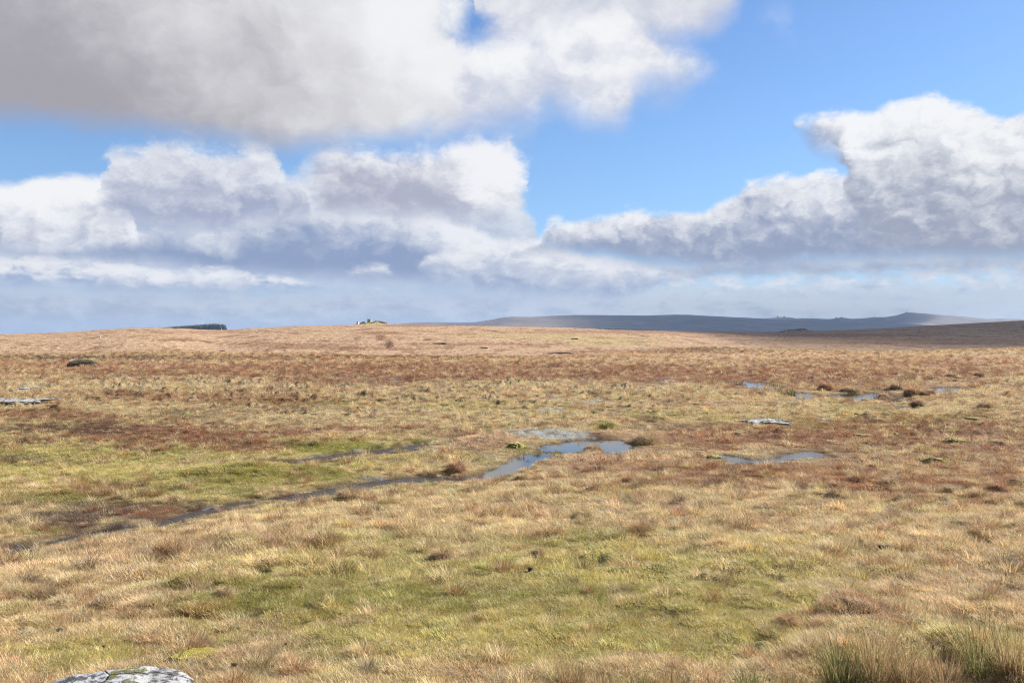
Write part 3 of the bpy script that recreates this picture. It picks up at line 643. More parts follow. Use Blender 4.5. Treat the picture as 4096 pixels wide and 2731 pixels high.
# ------------------------------------------------------------------ grass: clumps of blades spread over the moor
def blades(n, rad, ln, lean, w, seg=2, seed=0, dome=0.0, curl=.6, dirbias=None, flat=0.0):
    rg = np.random.default_rng(seed)
    a = rg.uniform(0, 2 * np.pi, n); rr = rad * np.sqrt(rg.uniform(0, 1, n)); bx, by = rr * np.cos(a), rr * np.sin(a)
    bz = dome * (1 - (rr / rad)**2) - .02
    L = rg.uniform(ln[0], ln[1], n)
    ha = a + rg.normal(0, .9, n)                                  # heading: mostly outwards
    if dirbias is not None: ha = dirbias + rg.normal(0, .7, n)
    t0 = rg.uniform(lean[0], lean[1], n) * (.35 + .65 * rr / rad)  # lean at the root, radians from upright
    kc = curl * rg.uniform(.4, 1.4, n)
    V = []; wd = w * rg.uniform(.6, 1.3, n); wa = ha + np.pi / 2 + rg.normal(0, .5, n); wx, wy = np.cos(wa), np.sin(wa)
    px_, py_, pz_ = bx.copy(), by.copy(), bz.copy()
    for s in range(seg + 1):
        k = wd * (1 - s / seg) ** .7 if s < seg else None
        if s < seg:
            V += [np.stack([px_ - wx * k, py_ - wy * k, pz_], 1), np.stack([px_ + wx * k, py_ + wy * k, pz_], 1)]
            ang = np.clip(t0 + kc * (s + .5) / seg, 0, 1.75); st = L / seg
            px_ = px_ + st * np.sin(ang) * np.cos(ha); py_ = py_ + st * np.sin(ang) * np.sin(ha); pz_ = np.maximum(pz_ + st * np.cos(ang), .004)
        else: V.append(np.stack([px_, py_, pz_], 1))
    nv = 2 * seg + 1; V = np.stack(V, 1).reshape(-1, 3); o = np.arange(n)[:, None] * nv
    q = np.concatenate([o + np.array([2 * s, 2 * s + 1, 2 * s + 3, 2 * s + 2]) for s in range(seg - 1)]) if seg > 1 else None
    t = o + np.array([2 * seg - 2, 2 * seg - 1, 2 * seg])
    return V, q, t, np.repeat(rg.uniform(0, 1, n), nv), np.repeat(rg.uniform(0, 1, n), nv)
def clump(name, parts):
    Vs, Qs, Ts, Bs, Hs = [], [], [], [], []; o = 0
    for p in parts:
        V, q, t, b, h = blades(**p)
        Vs.append(V); Bs.append(b); Hs.append(h); Ts.append(t + o)
        if q is not None: Qs.append(q + o)
        o += len(V)
    me = npmesh(name, np.concatenate(Vs), np.concatenate(Qs) if Qs else None, np.concatenate(Ts), smooth=False)
    attr(me, 'blade', 'FLOAT', np.concatenate(Bs)); attr(me, 'hue', 'FLOAT', np.concatenate(Hs))
    return me
def clump_kinds():
    ks = []
    for i in range(4):   # 0-3 short turf
        ks.append([dict(n=150, rad=.20, ln=(.04, .10), lean=(.2, 1.3), w=.0028, seg=2, seed=10 + i, curl=.8)])
    for i in range(3):   # 4-6 loose straw grass, combed over
        ks.append([dict(n=110, rad=.20, ln=(.07, .19), lean=(.5, 1.4), w=.0028, seg=3, seed=20 + i, curl=.7, dirbias=2.6 + i * .5),
                   dict(n=60, rad=.2, ln=(.04, .10), lean=(.3, 1.3), w=.0028, seg=2, seed=25 + i)])
    for i in range(3):   # 7-9 small tussocks
        ks.append([dict(n=220, rad=.13, ln=(.10, .26), lean=(.2, 1.25), w=.003, seg=3, seed=30 + i, curl=.9, dome=.05)])
    for i in range(3):   # 10-12 coarse far tussocks
        ks.append([dict(n=120, rad=.30, ln=(.18, .46), lean=(.25, 1.25), w=.008, seg=2, seed=40 + i, curl=.9, dome=.16)])
    for i in range(3):   # 13-15 coarse far turf
        ks.append([dict(n=110, rad=.42, ln=(.08, .22), lean=(.4, 1.4), w=.007, seg=2, seed=50 + i, curl=.7)])
    return ks
def build_grass():
    lib = bpy.data.collections.new('grass_clumps')
    for i, ps in enumerate(clump_kinds()):
        me = clump('grass_clump_%02d' % i, ps); me.materials.append(M_GRASS)
        lib.objects.link(bpy.data.objects.new('clump_%02d' % i, me))
    X = []; 
    def scatter(y0, y1, dens, kinds, probs, sc, fn=None):
        n = int(.64 * (y1 * y1 - y0 * y0) * dens)
        y = np.sqrt(rng.uniform(y0 * y0, y1 * y1, n)); x = rng.uniform(-.64, .64, n) * y
        m = np.ones(n, bool)
        if fn is not None: m = fn(x, y)
        x, y = x[m], y[m]; n = len(x)
        X.append((x, y, rng.choice(kinds, n, p=np.array(probs) / sum(probs)), rng.uniform(*sc, n)))
    patchy = lambda s, lo, sd: (lambda x, y: fbm(x / s, y / s, 3, sd) + rng.normal(0, .12, len(x)) > lo)
    scatter(5.5, 13, 120, [0, 1, 2, 3], [1, 1, 1, 1], (.7, 1.2))
    scatter(5.5, 13, 30, [4, 5, 6], [1, 1, 1], (.5, 1.0), patchy(1.1, .0, 201))
    scatter(5.5, 13, 8, [7, 8, 9], [1, 1, 1], (.5, 1.1), patchy(1.2, .08, 203))
    scatter(13, 30, 34, [0, 1, 2, 3], [1, 1, 1, 1], (1.0, 1.7))
    scatter(13, 30, 22, [4, 5, 6], [1, 1, 1], (.8, 1.5), patchy(1.3, -.02, 201))
    scatter(13, 30, 8, [7, 8, 9], [1, 1, 1], (.7, 1.6), patchy(1.6, .05, 203))
    scatter(30, 70, 9.0, [13, 14, 15], [1, 1, 1], (.5, 1.0))
    scatter(30, 70, 2.4, [10, 11, 12], [1, 1, 1], (.4, .9), patchy(2.4, .02, 207))
    scatter(70, 215, .55, [13, 14, 15], [1, 1, 1], (.8, 1.6))
    scatter(60, 215, .70, [10, 11, 12], [1, 1, 1], (.6, 1.5), patchy(3.5, -.02, 209))
    x = np.concatenate([a[0] for a in X]); y = np.concatenate([a[1] for a in X]); k = np.concatenate([a[2] for a in X]); s = np.concatenate([a[3] for a in X])
    col, d = plant_color(x, y)
    keep = d > np.where((k >= 4) & (k != 13) & (k != 14) & (k != 15), 1.0, .16) * rng.uniform(-.6, 1.25, len(x)); s = np.where(d < 1.2, s * .7, s)
    gr = col[:, 1] / col[:, 0]; short = (gr > .83) & (y < 40)
    keep &= ~(short & (k >= 4) & (k <= 9) & (rng.uniform(0, 1, len(x)) < .7)); s = np.where(short & (k <= 3), s * .82, s)
    # bare crust, bare mud, stones and the short-cropped wet lawn stay low
    crust = (np.abs(col - PAL[CRUST]).sum(1) < .2); keep &= ~(crust & (rng.uniform(0, 1, len(x)) < .93))
    for (sx, sy, ra, rb) in BARE: keep &= ((x - sx) / ra)**2 + ((y - sy) / rb)**2 > 1
    x, y, k, s, col = x[keep], y[keep], k[keep], s[keep], col[keep]
    dk = (col.sum(1) < .42); s = np.where(dk, s * .8, s)
    z = ground_z(x, y)
    v = np.exp(rng.normal(0, .12, (len(x), 1)) + .32 * fbm(x / .55, y / .55, 3, 171)[:, None] + .25 * fbm(x / 2.5, y / 2.5, 3, 175)[:, None]); col = np.clip(col * 1.28 * v * (1 + rng.normal(0, .05, col.shape)), 0, .9)
    mt_ = fbm(x / .42, y / .42, 3, 181); mu = fbm(x / 1.1, y / 1.1, 3, 185); sc_ = 1 + sstep(y, 30, 70)
    def lean(k, w): 
        nonlocal col
        col = col * (1 - w[:, None]) + PAL[k][None] * 1.25 * w[:, None]
    lean(RED, .38 * sstep(mt_ + rng.normal(0, .1, len(x)), .18, .42)); lean(OLIVE, .42 * sstep(-mt_ + rng.normal(0, .1, len(x)), .2, .45) * (1 - sstep(y, 30, 80)))
    lean(DARK, .5 * sstep(mu + .5 * mt_, .36, .6)); lean(STRAW, .22 * sstep(-mu + rng.normal(0, .15, len(x)), .12, .45))
    tk = (k >= 7) & (k <= 12); rt = rng.uniform(0, 1, len(x)) + .5 * mu
    lean(RED, np.where(tk & (rt < .28), .65, 0)); lean(DARK, np.where(tk & (rt > .28) & (rt < .45), .6, 0)); lean(STRAW, np.where(tk & (rt > .75), .8, 0))
    straw = rng.uniform(0, 1, len(x)) < .07; col[straw] = PAL[STRAW] * 1.3
    lum = col @ np.array([.3, .59, .11]); col = np.clip(lum[:, None] + (col - lum[:, None]) * 1.02, .004, .95) * np.array([1.06, 1.05, 1.03])
    me = bpy.data.meshes.new('grass'); me.vertices.add(len(x)); me.vertices.foreach_set('co', np.stack([x, y, z], 1).astype(np.float32).ravel())
    attr(me, 'kind_index', 'INT', k); attr(me, 'size', 'FLOAT', s)
    attr(me, 'turn', 'FLOAT_VECTOR', np.stack([np.zeros_like(x), np.zeros_like(x), np.where((k >= 4) & (k <= 6), rng.normal(0, .7, len(x)), rng.uniform(0, 6.28, len(x)))], 1))
    attr(me, 'col', 'FLOAT_COLOR', np.concatenate([col, np.ones((len(x), 1))], 1))
    me.materials.append(M_GRASS)
    o = obj('grass', me); tag(o, 'rough straw coloured moor grass covering the near ground', 'grass', kind='stuff')
    ng = bpy.data.node_groups.new('spread_grass', 'GeometryNodeTree')
    ng.interface.new_socket('Geometry', in_out='INPUT', socket_type='NodeSocketGeometry'); ng.interface.new_socket('Geometry', in_out='OUTPUT', socket_type='NodeSocketGeometry')
    L = ng.links.new; gi = ng.nodes.new('NodeGroupInput'); go = ng.nodes.new('NodeGroupOutput'); ip = ng.nodes.new('GeometryNodeInstanceOnPoints')
    ci = ng.nodes.new('GeometryNodeCollectionInfo'); ci.inputs['Collection'].default_value = lib; ci.inputs['Separate Children'].default_value = True; ci.inputs['Reset Children'].default_value = True
    def na(nm, dt):
        a = ng.nodes.new('GeometryNodeInputNamedAttribute'); a.data_type = dt; a.inputs['Name'].default_value = nm
        return [s for s in a.outputs if s.enabled and s.name == 'Attribute'][0]
    L(gi.outputs[0], ip.inputs['Points']); L(ci.outputs[0], ip.inputs['Instance']); ip.inputs['Pick Instance'].default_value = True
    L(na('kind_index', 'INT'), ip.inputs['Instance Index']); L(na('turn', 'FLOAT_VECTOR'), ip.inputs['Rotation']); L(na('size', 'FLOAT'), ip.inputs['Scale'])
    L(ip.outputs[0], go.inputs[0])
    md = o.modifiers.new('spread', 'NODES'); md.node_group = ng
    print('grass clumps', len(x))

# ------------------------------------------------------------------ stones
import bmesh
def rock_mesh(name, dims, seed, sub=4, rough=.22, flat=.0, strata=0.0, ragged=0.0):
    bm = bmesh.new(); bmesh.ops.create_icosphere(bm, subdivisions=sub, radius=1); co = np.array([v.co[:] for v in bm.verts])
    rg = np.random.default_rng(seed); d = co.copy()
    p = np.sign(d) * np.abs(d) ** .62; p /= np.max(np.abs(p), 1, keepdims=True) ** .35    # boxy
    s1 = seed * 3.7
    n = fbm(d[:, 0] * 1.3 + d[:, 2] * .9 + s1, d[:, 1] * 1.3 - d[:, 2] * .7, 4, seed % 50) + .5 * fbm(d[:, 0] * 3 + s1, d[:, 2] * 3 + d[:, 1] * 1.7, 3, (seed + 9) % 50)
    p = p * (1 + rough * n[:, None])
    for _ in range(5):                        # planed-off faces
        nn = rg.normal(0, 1, 3); nn /= np.linalg.norm(nn); c = rg.uniform(.7, .95); h = p @ nn
        p -= np.maximum(h - c, 0)[:, None] * nn * .85
    if flat: p[:, 2] = np.minimum(p[:, 2], flat + .06 * n)
    if strata: p[:, :2] *= 1 + strata * np.sin(p[:, 2:3] * 9 + n[:, None] * 2)
    if ragged:
        th = np.arctan2(p[:, 1], p[:, 0]); p[:, :2] *= 1 + ragged * (fbm(np.cos(th) * 1.6 + s1, np.sin(th) * 1.6, 4, 3, .6) * 1.6)[:, None]
        p[:, 2] += .35 * fbm(p[:, 0] * 4 + s1, p[:, 1] * 4, 3, 12)
    p *= np.array(dims) / 2
    for v, q in zip(bm.verts, p): v.co = q
    me = bpy.data.meshes.new(name); bm.to_mesh(me); bm.free()
    me.polygons.foreach_set('use_smooth', np.ones(len(me.polygons), bool)); return me
BARE = []
def stone(name, px, row, w_px, h_m, depth_m, label, cat, mt, seed, sink=.5, group=None, flat=.0, rz=0, bare=.0, sub=4, rough=.22, ragged=0):
    p = at(px, row); w = w_px / F * p[1]
    me = rock_mesh(name, (w, depth_m, h_m / (1 - sink)), seed, flat=flat, sub=sub, rough=rough, ragged=ragged)
    H = h_m / (1 - sink); z = gz1(*p)
    o = obj(name, me, mt, loc=(p[0], p[1], z - H / 2 + h_m + (0 if not flat else H / 2 * (1 - flat))), rz=rz)
    tag(o, label, cat, group)
    if bare: BARE.append((p[0], p[1], w * .5 * bare, depth_m * .5 * bare))
    return o
stone('granite_boulder', 412, 2895, 640, .26, 1.3, 'pale lichened granite boulder with black moss in the bottom left foreground', 'boulder', M_BOULDER, 3, .5, rz=.1, bare=.85, sub=5, rough=.14)
SL = [(70, 1626, 235, .15, 3.6, 'largest bare pale granite slab at the left edge of the bog', 5), (85, 1560, 115, .14, 2.2, 'low granite slab behind the largest slab at the left edge', 6),
      (842, 1708, 92, .06, 1.5, 'small flat granite slab alone in the brown grass left of centre', 8), (3065, 1694, 165, .10, 2.0, 'flat granite slab in green moss between the two right hand pools', 9),
      (2598, 1660, 66, .07, 1.3, 'pale stone in the moss right of the white crusted hollows', 12), (3300, 1681, 56, .05, 1.0, 'small pale stone to the right of the mossy slab', 14),
      (548, 1579, 44, .06, .9, 'small grey stone in front of the dark peat mound', 15), (408, 1606, 20, .10, .6, 'tiny pale stone between the largest slab and the reddish grass', 16)]
for (px, row, w, h, d, lb, sd) in SL:
    stone('granite_slab', px, row, w, h, d, lb, 'rock', M_SLAB, sd, .5, flat=.35, rz=rng.uniform(-.2, .2), bare=.62, rough=.3, ragged=.75, sub=5)

# ------------------------------------------------------------------ the tor on the hill: huts, mast, boulders
M_CONC = m_simple('weathered concrete', (.30, .285, .25), (.46, .44, .40), 1.2, .9, .01)
M_CONC2 = m_simple('pale concrete lip', (.50, .48, .44), (.60, .58, .54), 1.5, .9, .01)
M_PALEW = m_simple('limewashed wall', (.62, .60, .56), (.78, .76, .72), 1.5, .9, .01)
M_DARKM = m_simple('dark opening', (.02, .02, .02), (.04, .035, .03), 2)
M_STEEL = m_simple('grey metal', (.25, .25, .26), (.35, .35, .36), 3, .5)
M_WHITE = m_simple('white paint', (.78, .78, .76), (.84, .84, .82), 3, .6)
M_REDP = m_simple('dull red paint', (.20, .035, .025), (.28, .05, .035), 3, .6)
M_PEAT = m_simple('bare peat', (.05, .034, .024), (.14, .095, .06), 2.2, .95, .12)
M_TURF = m_simple('olive turf', (.14, .12, .035), (.34, .27, .11), 2.5, .95, .15)
M_MOSS = m_simple('moss cushion', (.16, .14, .035), (.42, .36, .11), 6, .95, .06)
M_DUNG = m_simple('dark droppings', (.012, .009, .006), (.035, .024, .016), 12, .8, .02)
def box_bm(bm, c, s, bev=.02):
    r = bmesh.ops.create_cube(bm, size=1); vs = r['verts']
    for v in vs: v.co = Vector((v.co.x * s[0] + c[0], v.co.y * s[1] + c[1], v.co.z * s[2] + c[2]))
    if bev:
        es = {e for v in vs for e in v.link_edges}
        bmesh.ops.bevel(bm, geom=list(es), offset=bev, segments=2, affect='EDGES')
def part(name, fn, mt, parent):
    bm = bmesh.new(); fn(bm); me = bpy.data.meshes.new(name); bm.to_mesh(me); bm.free(); return obj(name, me, mt, parent)
def hut(px, row_base, w, h, dp, rz, label, wallm, slit):
    Y = hillY(px) * .985; x = (px - CX) / F * Y; z = min((HOR - row_base) / F * Y, gz1(x, Y) + .25); g = gz1(x, Y)
    t = tag(empty('concrete_hut', (x, Y, min(z, g)), rz), label, 'hut', 'huts on the tor')
    H = h + max(0, z - g) + .3
    def walls(bm):
        th = .18
        box_bm(bm, (0, dp / 2 - th / 2, H / 2 - .3), (w, th, H)); box_bm(bm, (-w / 2 + th / 2, 0, H / 2 - .3), (th, dp - 2 * th, H)); box_bm(bm, (w / 2 - th / 2, 0, H / 2 - .3), (th, dp - 2 * th, H))
        if slit:   # the front wall stands open in a long observation slit
            lo = H * .55 - .3; hi = H * .70 - .3
            box_bm(bm, (0, -dp / 2 + th / 2, (lo - .3) / 2), (w, th, lo + .3)); box_bm(bm, (0, -dp / 2 + th / 2, (hi + H - .3) / 2), (w, th, H - .3 - hi))
            box_bm(bm, (-w * .42, -dp / 2 + th / 2, (lo + hi) / 2), (w * .16, th, hi - lo), 0); box_bm(bm, (w * .42, -dp / 2 + th / 2, (lo + hi) / 2), (w * .16, th, hi - lo), 0)
        else: box_bm(bm, (0, -dp / 2 + th / 2, H / 2 - .3), (w, th, H))
    part('wall', walls, wallm, t)
    part('roof', lambda bm: box_bm(bm, (0, 0, H - .3 + .09), (w + .24, dp + .24, .18), .03), M_CONC2, t)
    if slit: part('window_shutter', lambda bm: box_bm(bm, (0, -dp / 2 + .20, H * .625 - .3), (w * .68, .03, H * .15 - .01), .004), M_STEEL, t)
    return t
hut(1477.5, 1289.5, 2.35, 2.35, 2.3, R(-5), 'taller concrete hut standing on top of the rocky tor', M_CONC, True)
hut(1432, 1297.5, 1.6, 1.75, 1.6, R(-30), 'smaller pale hut with a bright white side at the left foot of the tor', M_PALEW, False)
def mast():
    Y = hillY(1468) * .98; x = (1468.7 - CX) / F * Y; z = gz1(x, Y); h = (HOR - 1258) / F * Y - z
    t = tag(empty('radio_mast', (x, Y, z)), 'thin radio mast beside the taller hut on the tor', 'mast')
    def tube(bm, r0, r1, z0, z1):
        r = bmesh.ops.create_cone(bm, cap_ends=True, segments=8, radius1=r0, radius2=r1, depth=z1 - z0)
        for v in r['verts']: v.co.z += (z0 + z1) / 2
    part('pole', lambda bm: tube(bm, .045, .035, 0, h * .6), M_STEEL, t)
    part('antenna', lambda bm: tube(bm, .028, .014, h * .6, h), M_STEEL, t)
    part('base_plate', lambda bm: box_bm(bm, (0, 0, .04), (.4, .4, .1)), M_CONC, t)
mast()
def hillrock(px, row, w, h, dy, seed, label, group, mt=M_TOR, name='boulder'):
    Y = hillY(px) * .985 + dy; x = (px - CX) / F * Y; zt = (HOR - row) / F * Y + h / 2 / F * Y; g = gz1(x, Y)
    zt = max(zt, g + .6 * h / F * Y); zb = min(zt - h / F * Y, g - .25); W = w / F * Y
    me = rock_mesh(name, (W * 1.12, max(W * .8, 1.0), (zt - zb) * 1.12), seed, sub=3, rough=.48, strata=.10)
    o = obj(name, me, mt, loc=(x, Y, (zt + zb) / 2), rz=(seed * .37) % .6 - .3); tag(o, label, 'boulder', group); return o
TG = 'granite boulders round the huts'
for a in [(1444.4, 1293.5, 10, 6, -4, 21, 'pale pointed boulder just right of the small hut'), (1456, 1290.5, 11.5, 8, -3, 22, 'rounded dark boulder between the two huts'),
          (1463, 1299, 7.5, 5, -10, 23, 'dark low boulder below the rounded one between the huts'), (1509, 1284.5, 17, 4.5, 1, 24, 'flat capstone topping the stack right of the taller hut'),
          (1507, 1288.8, 22, 3.5, 1.5, 25, 'wide flat slab under the capstone right of the taller hut'), (1488, 1297.5, 10, 5, -9, 26, 'grey boulder in the turf below the taller hut'),
          (1496, 1297, 10, 5, -8, 27, 'grey boulder low on the tor next to the turf gap'), (1519, 1293.5, 12, 8, -5, 28, 'tallest boulder on the right flank of the tor'),
          (1532, 1293.5, 13, 7, -5, 29, 'broad boulder on the right flank beside the tallest one'), (1526, 1299, 14, 4.5, -10, 30, 'flat boulder at the foot of the right flank'),
          (1537, 1299, 12, 5, -10, 31, 'dark boulder at the lower right corner of the tor'), (1543.5, 1296, 9, 3.5, -6, 32, 'small boulder at the right end of the tor'),
          (1576, 1299.8, 9, 3.6, -6, 33, 'lone low boulder out on the skyline right of the tor')]:
    hillrock(*a, group=TG)
RG = 'boulders of the low outcrop on the right'
for a in [(3125, 1327, 8.5, 3.5, -6, 41, 'leftmost boulder of the low right hand outcrop'), (3133, 1329, 9, 3, -10, 42, 'small boulder under the left end of the right outcrop'),
          (3138.5, 1324.5, 11, 4, -5, 43, 'grey boulder near the left end of the right outcrop'), (3157.5, 1322, 16, 5.5, -3, 44, 'big dark boulder in the left half of the right outcrop'),
          (3168.5, 1323, 9, 3.5, -4, 45, 'small boulder right of the big dark one on the outcrop'), (3181, 1319, 11, 3.5, 0, 46, 'upper boulder left of the outcrop summit'),
          (3189, 1324, 15, 4.5, -8, 47, 'long dark boulder low in the middle of the right outcrop'), (3196, 1316.5, 14, 4.5, 0, 48, 'summit boulder of the right outcrop'),
          (3205, 1318, 8, 4, -1, 49, 'greenish boulder beside the outcrop summit'), (3216, 1317, 13, 4.5, 0, 50, 'upper boulder right of the outcrop summit'),
          (3215, 1323.5, 8, 3.2, -8, 51, 'small dark boulder low on the right of the outcrop'), (3224, 1320, 10, 3.5, -2, 52, 'rightmost boulder of the right outcrop')]:
    hillrock(*a, group=RG)
# red and white range poles
def pole(px, row, h_px, label):
    sk = float(np.interp(px, SKYL[:, 0], SKYL[:, 1]))
    if row > sk + 4: p = at(px, row); x, Y = p
    else: Y = hillY(px) * .985; x = (px - CX) / F * Y
    z = gz1(x, Y); h = max((HOR - row + h_px) / F * Y - z, h_px / F * Y)
    t = tag(empty('range_pole', (x, Y, z)), label, 'pole', 'red and white range poles')
    def seg(z0, z1, r):
        def fn(bm):
            q = bmesh.ops.create_cone(bm, cap_ends=True, segments=12, radius1=r, radius2=r, depth=z1 - z0)
            for v in q['verts']: v.co.z += (z0 + z1) / 2
        return fn
    part('white_band', seg(-.3, h * .36, .17), M_WHITE, t); part('red_band', seg(h * .36, h * .66, .17), M_REDP, t); part('white_band', seg(h * .66, h, .17), M_WHITE, t)
pole(401, 1351, 8, 'banded pole low on the pale left hillside'); pole(886, 1321, 9, 'banded pole in front of the dark plantation')
pole(1408, 1299, 8, 'banded pole on the skyline left of the small hut'); pole(1818, 1302, 10, 'banded pole against the lilac left end of the far hills')
pole(2452, 1320, 8, 'banded pole in front of the far strip of conifers'); pole(3107, 1346, 8, 'banded pole below the low right hand outcrop')

# ------------------------------------------------------------------ peat mound, peat banks, sheep
def peat_mound():
    p = at(336, 1468); Y = p[1]; w = 108 / F * Y; h = 21 / F * Y; z = gz1(*p)
    t = tag(empty('peat_mound', (p[0], p[1], z), .1), 'dark peat mound with grass on its top standing alone on the left', 'mound')
    me = rock_mesh('peat_face', (w, 2.2, h * 1.7), 61, sub=4, rough=.3); obj('peat_face', me, M_PEAT, t, loc=(0, 0, h * .5))
    me = rock_mesh('turf_cap', (w * .8, 2.1, h * .7), 62, sub=4, rough=.4); obj('turf_cap', me, M_TURF, t, loc=(-w * .03, .5, h * 1.12))
peat_mound()
for (x0, x1, row, hp, sd, lb) in [(2180, 2300, 1412.5, 6, 71, 'longest black peat bank across the foot of the far slope'), (2277, 2312, 1357, 4, 72, 'short black peat bank high on the slope near the sheep'),
                                  (1724, 1785, 1376, 4.5, 73, 'dark peat bank in the middle of the far slope'), (1922, 1952, 1393, 3.5, 74, 'small dark peat bank right of the middle one'),
                                  (876, 900, 1404, 3, 75, 'small dark peat bank low on the left slope')]:
    p = at((x0 + x1) / 2, row); w = (x1 - x0) / F * p[1]; h = hp / F * p[1]
    me = rock_mesh('peat_bank', (w, max(1.2, w * .16), h * 2), sd, sub=4, rough=.3)
    tag(obj('peat_bank', me, M_PEAT, loc=(p[0], p[1], gz1(*p) + h * .1), rz=-.12), lb, 'bank', 'peat banks on the far slope')
def sheep():
    p = at(2273, 1371); z = gz1(*p)
    me = bpy.data.meshes.new('sheep')
    V = [(0, 0, .62), (.33, 0, .63), (.52, 0, .74), (.68, 0, .82), (.82, 0, .76), (-.36, 0, .6), (-.48, 0, .5)]; E = [(0, 1), (1, 2), (2, 3), (3, 4), (0, 5), (5, 6)]; rad = [.27, .25, .16, .10, .06, .24, .06]
    for sx, base in ((.3, 1), (-.34, 5)):
        for sy in (-1, 1):
            k = len(V); V += [(sx, sy * .12, .40), (sx + (.02 if sx > 0 else -.04), sy * .12, .2), (sx, sy * .12, .02)]; E += [(base, k), (k, k + 1), (k + 1, k + 2)]; rad += [.09, .05, .045]
    for sy in (-1, 1): k = len(V); V.append((.66, sy * .14, .86)); E.append((3, k)); rad.append(.03)
    me.from_pydata(V, E, [])
    o = obj('sheep', me, m_simple('fleece', (.66, .64, .58), (.80, .78, .72), 9, .95, .03), loc=(p[0], p[1], z), rz=R(118)); tag(o, 'small white sheep standing on the far slope', 'sheep')
    o.modifiers.new('skin', 'SKIN')
    for i, r in enumerate(rad): me.skin_vertices[0].data[i].radius = (r, r)
    me.skin_vertices[0].data[0].use_root = True
    s = o.modifiers.new('sub', 'SUBSURF'); s.levels = 1; s.render_levels = 1
sheep()

# ------------------------------------------------------------------ single tussocks, rushes, moss cushions, droppings
MB_STRAW = m_blade('straw tussock', (.68, .53, .31), (.56, .39, .23), (.36, .31, .13)); MB_RED = m_blade('red brown tussock', (.58, .35, .21), (.70, .50, .31), (.42, .26, .15))
MB_DARK = m_blade('dull brown tussock', (.56, .40, .25), (.68, .52, .33), (.40, .33, .17)); MB_GREEN = m_blade('green tussock', (.26, .25, .07), (.46, .40, .17), (.36, .32, .09))
MB_RUSH = m_blade('green rush', (.15, .17, .055), (.32, .27, .11), (.58, .45, .26)); MB_RUSHB = m_blade('brown rush', (.40, .25, .14), (.52, .37, .20), (.22, .21, .08))
def tuss_mesh(kind, i, W, H, Y):
    w = max(.0024, .00026 * Y); nn = min(1.0, 14 / Y) ** .6       # blades never thinner than the eye resolves at that distance
    if kind == 'tussock':
        r = W * .34
        return clump('tussock', [dict(n=int(1500 * nn), rad=r, ln=(H * .45, H * 1.05), lean=(.2, 1.2), w=w * .8, seg=4, seed=300 + i, curl=1.7, dome=H * .5),
                                 dict(n=int(1100 * nn), rad=r * 1.15, ln=(H * .4, H * .75), lean=(.7, 1.4), w=w * .8, seg=3, seed=400 + i, curl=1.2, dome=H * .3)])
    r = W * .36
    return clump('rush', [dict(n=int(270 * nn), rad=r, ln=(H * .4, H * 1.05), lean=(.05, .6), w=w * 1.5, seg=4, seed=500 + i, curl=.35),
                          dict(n=int(160 * nn), rad=r * 1.2, ln=(H * .2, H * .55), lean=(.3, 1.3), w=w * 1.3, seg=3, seed=600 + i, curl=.9)])
def tuss(px, row, w, h, label, kind='tussock', mt=None, n=0):
    p = at(px, row); Y = p[1]; W = w / F * Y; H = h / F * Y * ((1.2 if px > 3300 else .8) if kind == 'rush' else 1)
    nm = 'grass_tussock' if kind == 'tussock' else 'rush_clump'
    me = tuss_mesh(kind, int(px) % 97, W, H, Y)
    o = obj(nm, me, mt, loc=(p[0], p[1], gz1(*p) - .02), rz=(px * .7) % 6.28)
    tag(o, label, 'tussock' if kind == 'tussock' else 'rushes', 'single grass tussocks' if kind == 'tussock' else 'clumps of rushes')
    if kind == 'tussock':   # the matted heart of the tussock
        obj('root_mat', rock_mesh('root_mat', (W * .58, W * .58, H * 1.0), int(px) % 50, sub=3, rough=.3), {id(MB_STRAW): M_ROOT, id(MB_RED): M_ROOTR, id(MB_DARK): M_ROOTD, id(MB_GREEN): M_ROOTG}[id(mt)], o)
M_ROOT = m_simple('matted straw', (.38, .27, .15), (.62, .47, .28), 14, .95, .06); M_ROOTR = m_simple('matted red grass', (.28, .15, .09), (.50, .31, .18), 14, .95, .06)
M_ROOTD = m_simple('matted brown grass', (.27, .18, .11), (.50, .37, .22), 14, .95, .06); M_ROOTG = m_simple('matted green grass', (.17, .155, .04), (.38, .32, .10), 14, .95, .06)
S, RD, DK, GN = MB_STRAW, MB_RED, MB_DARK, MB_GREEN
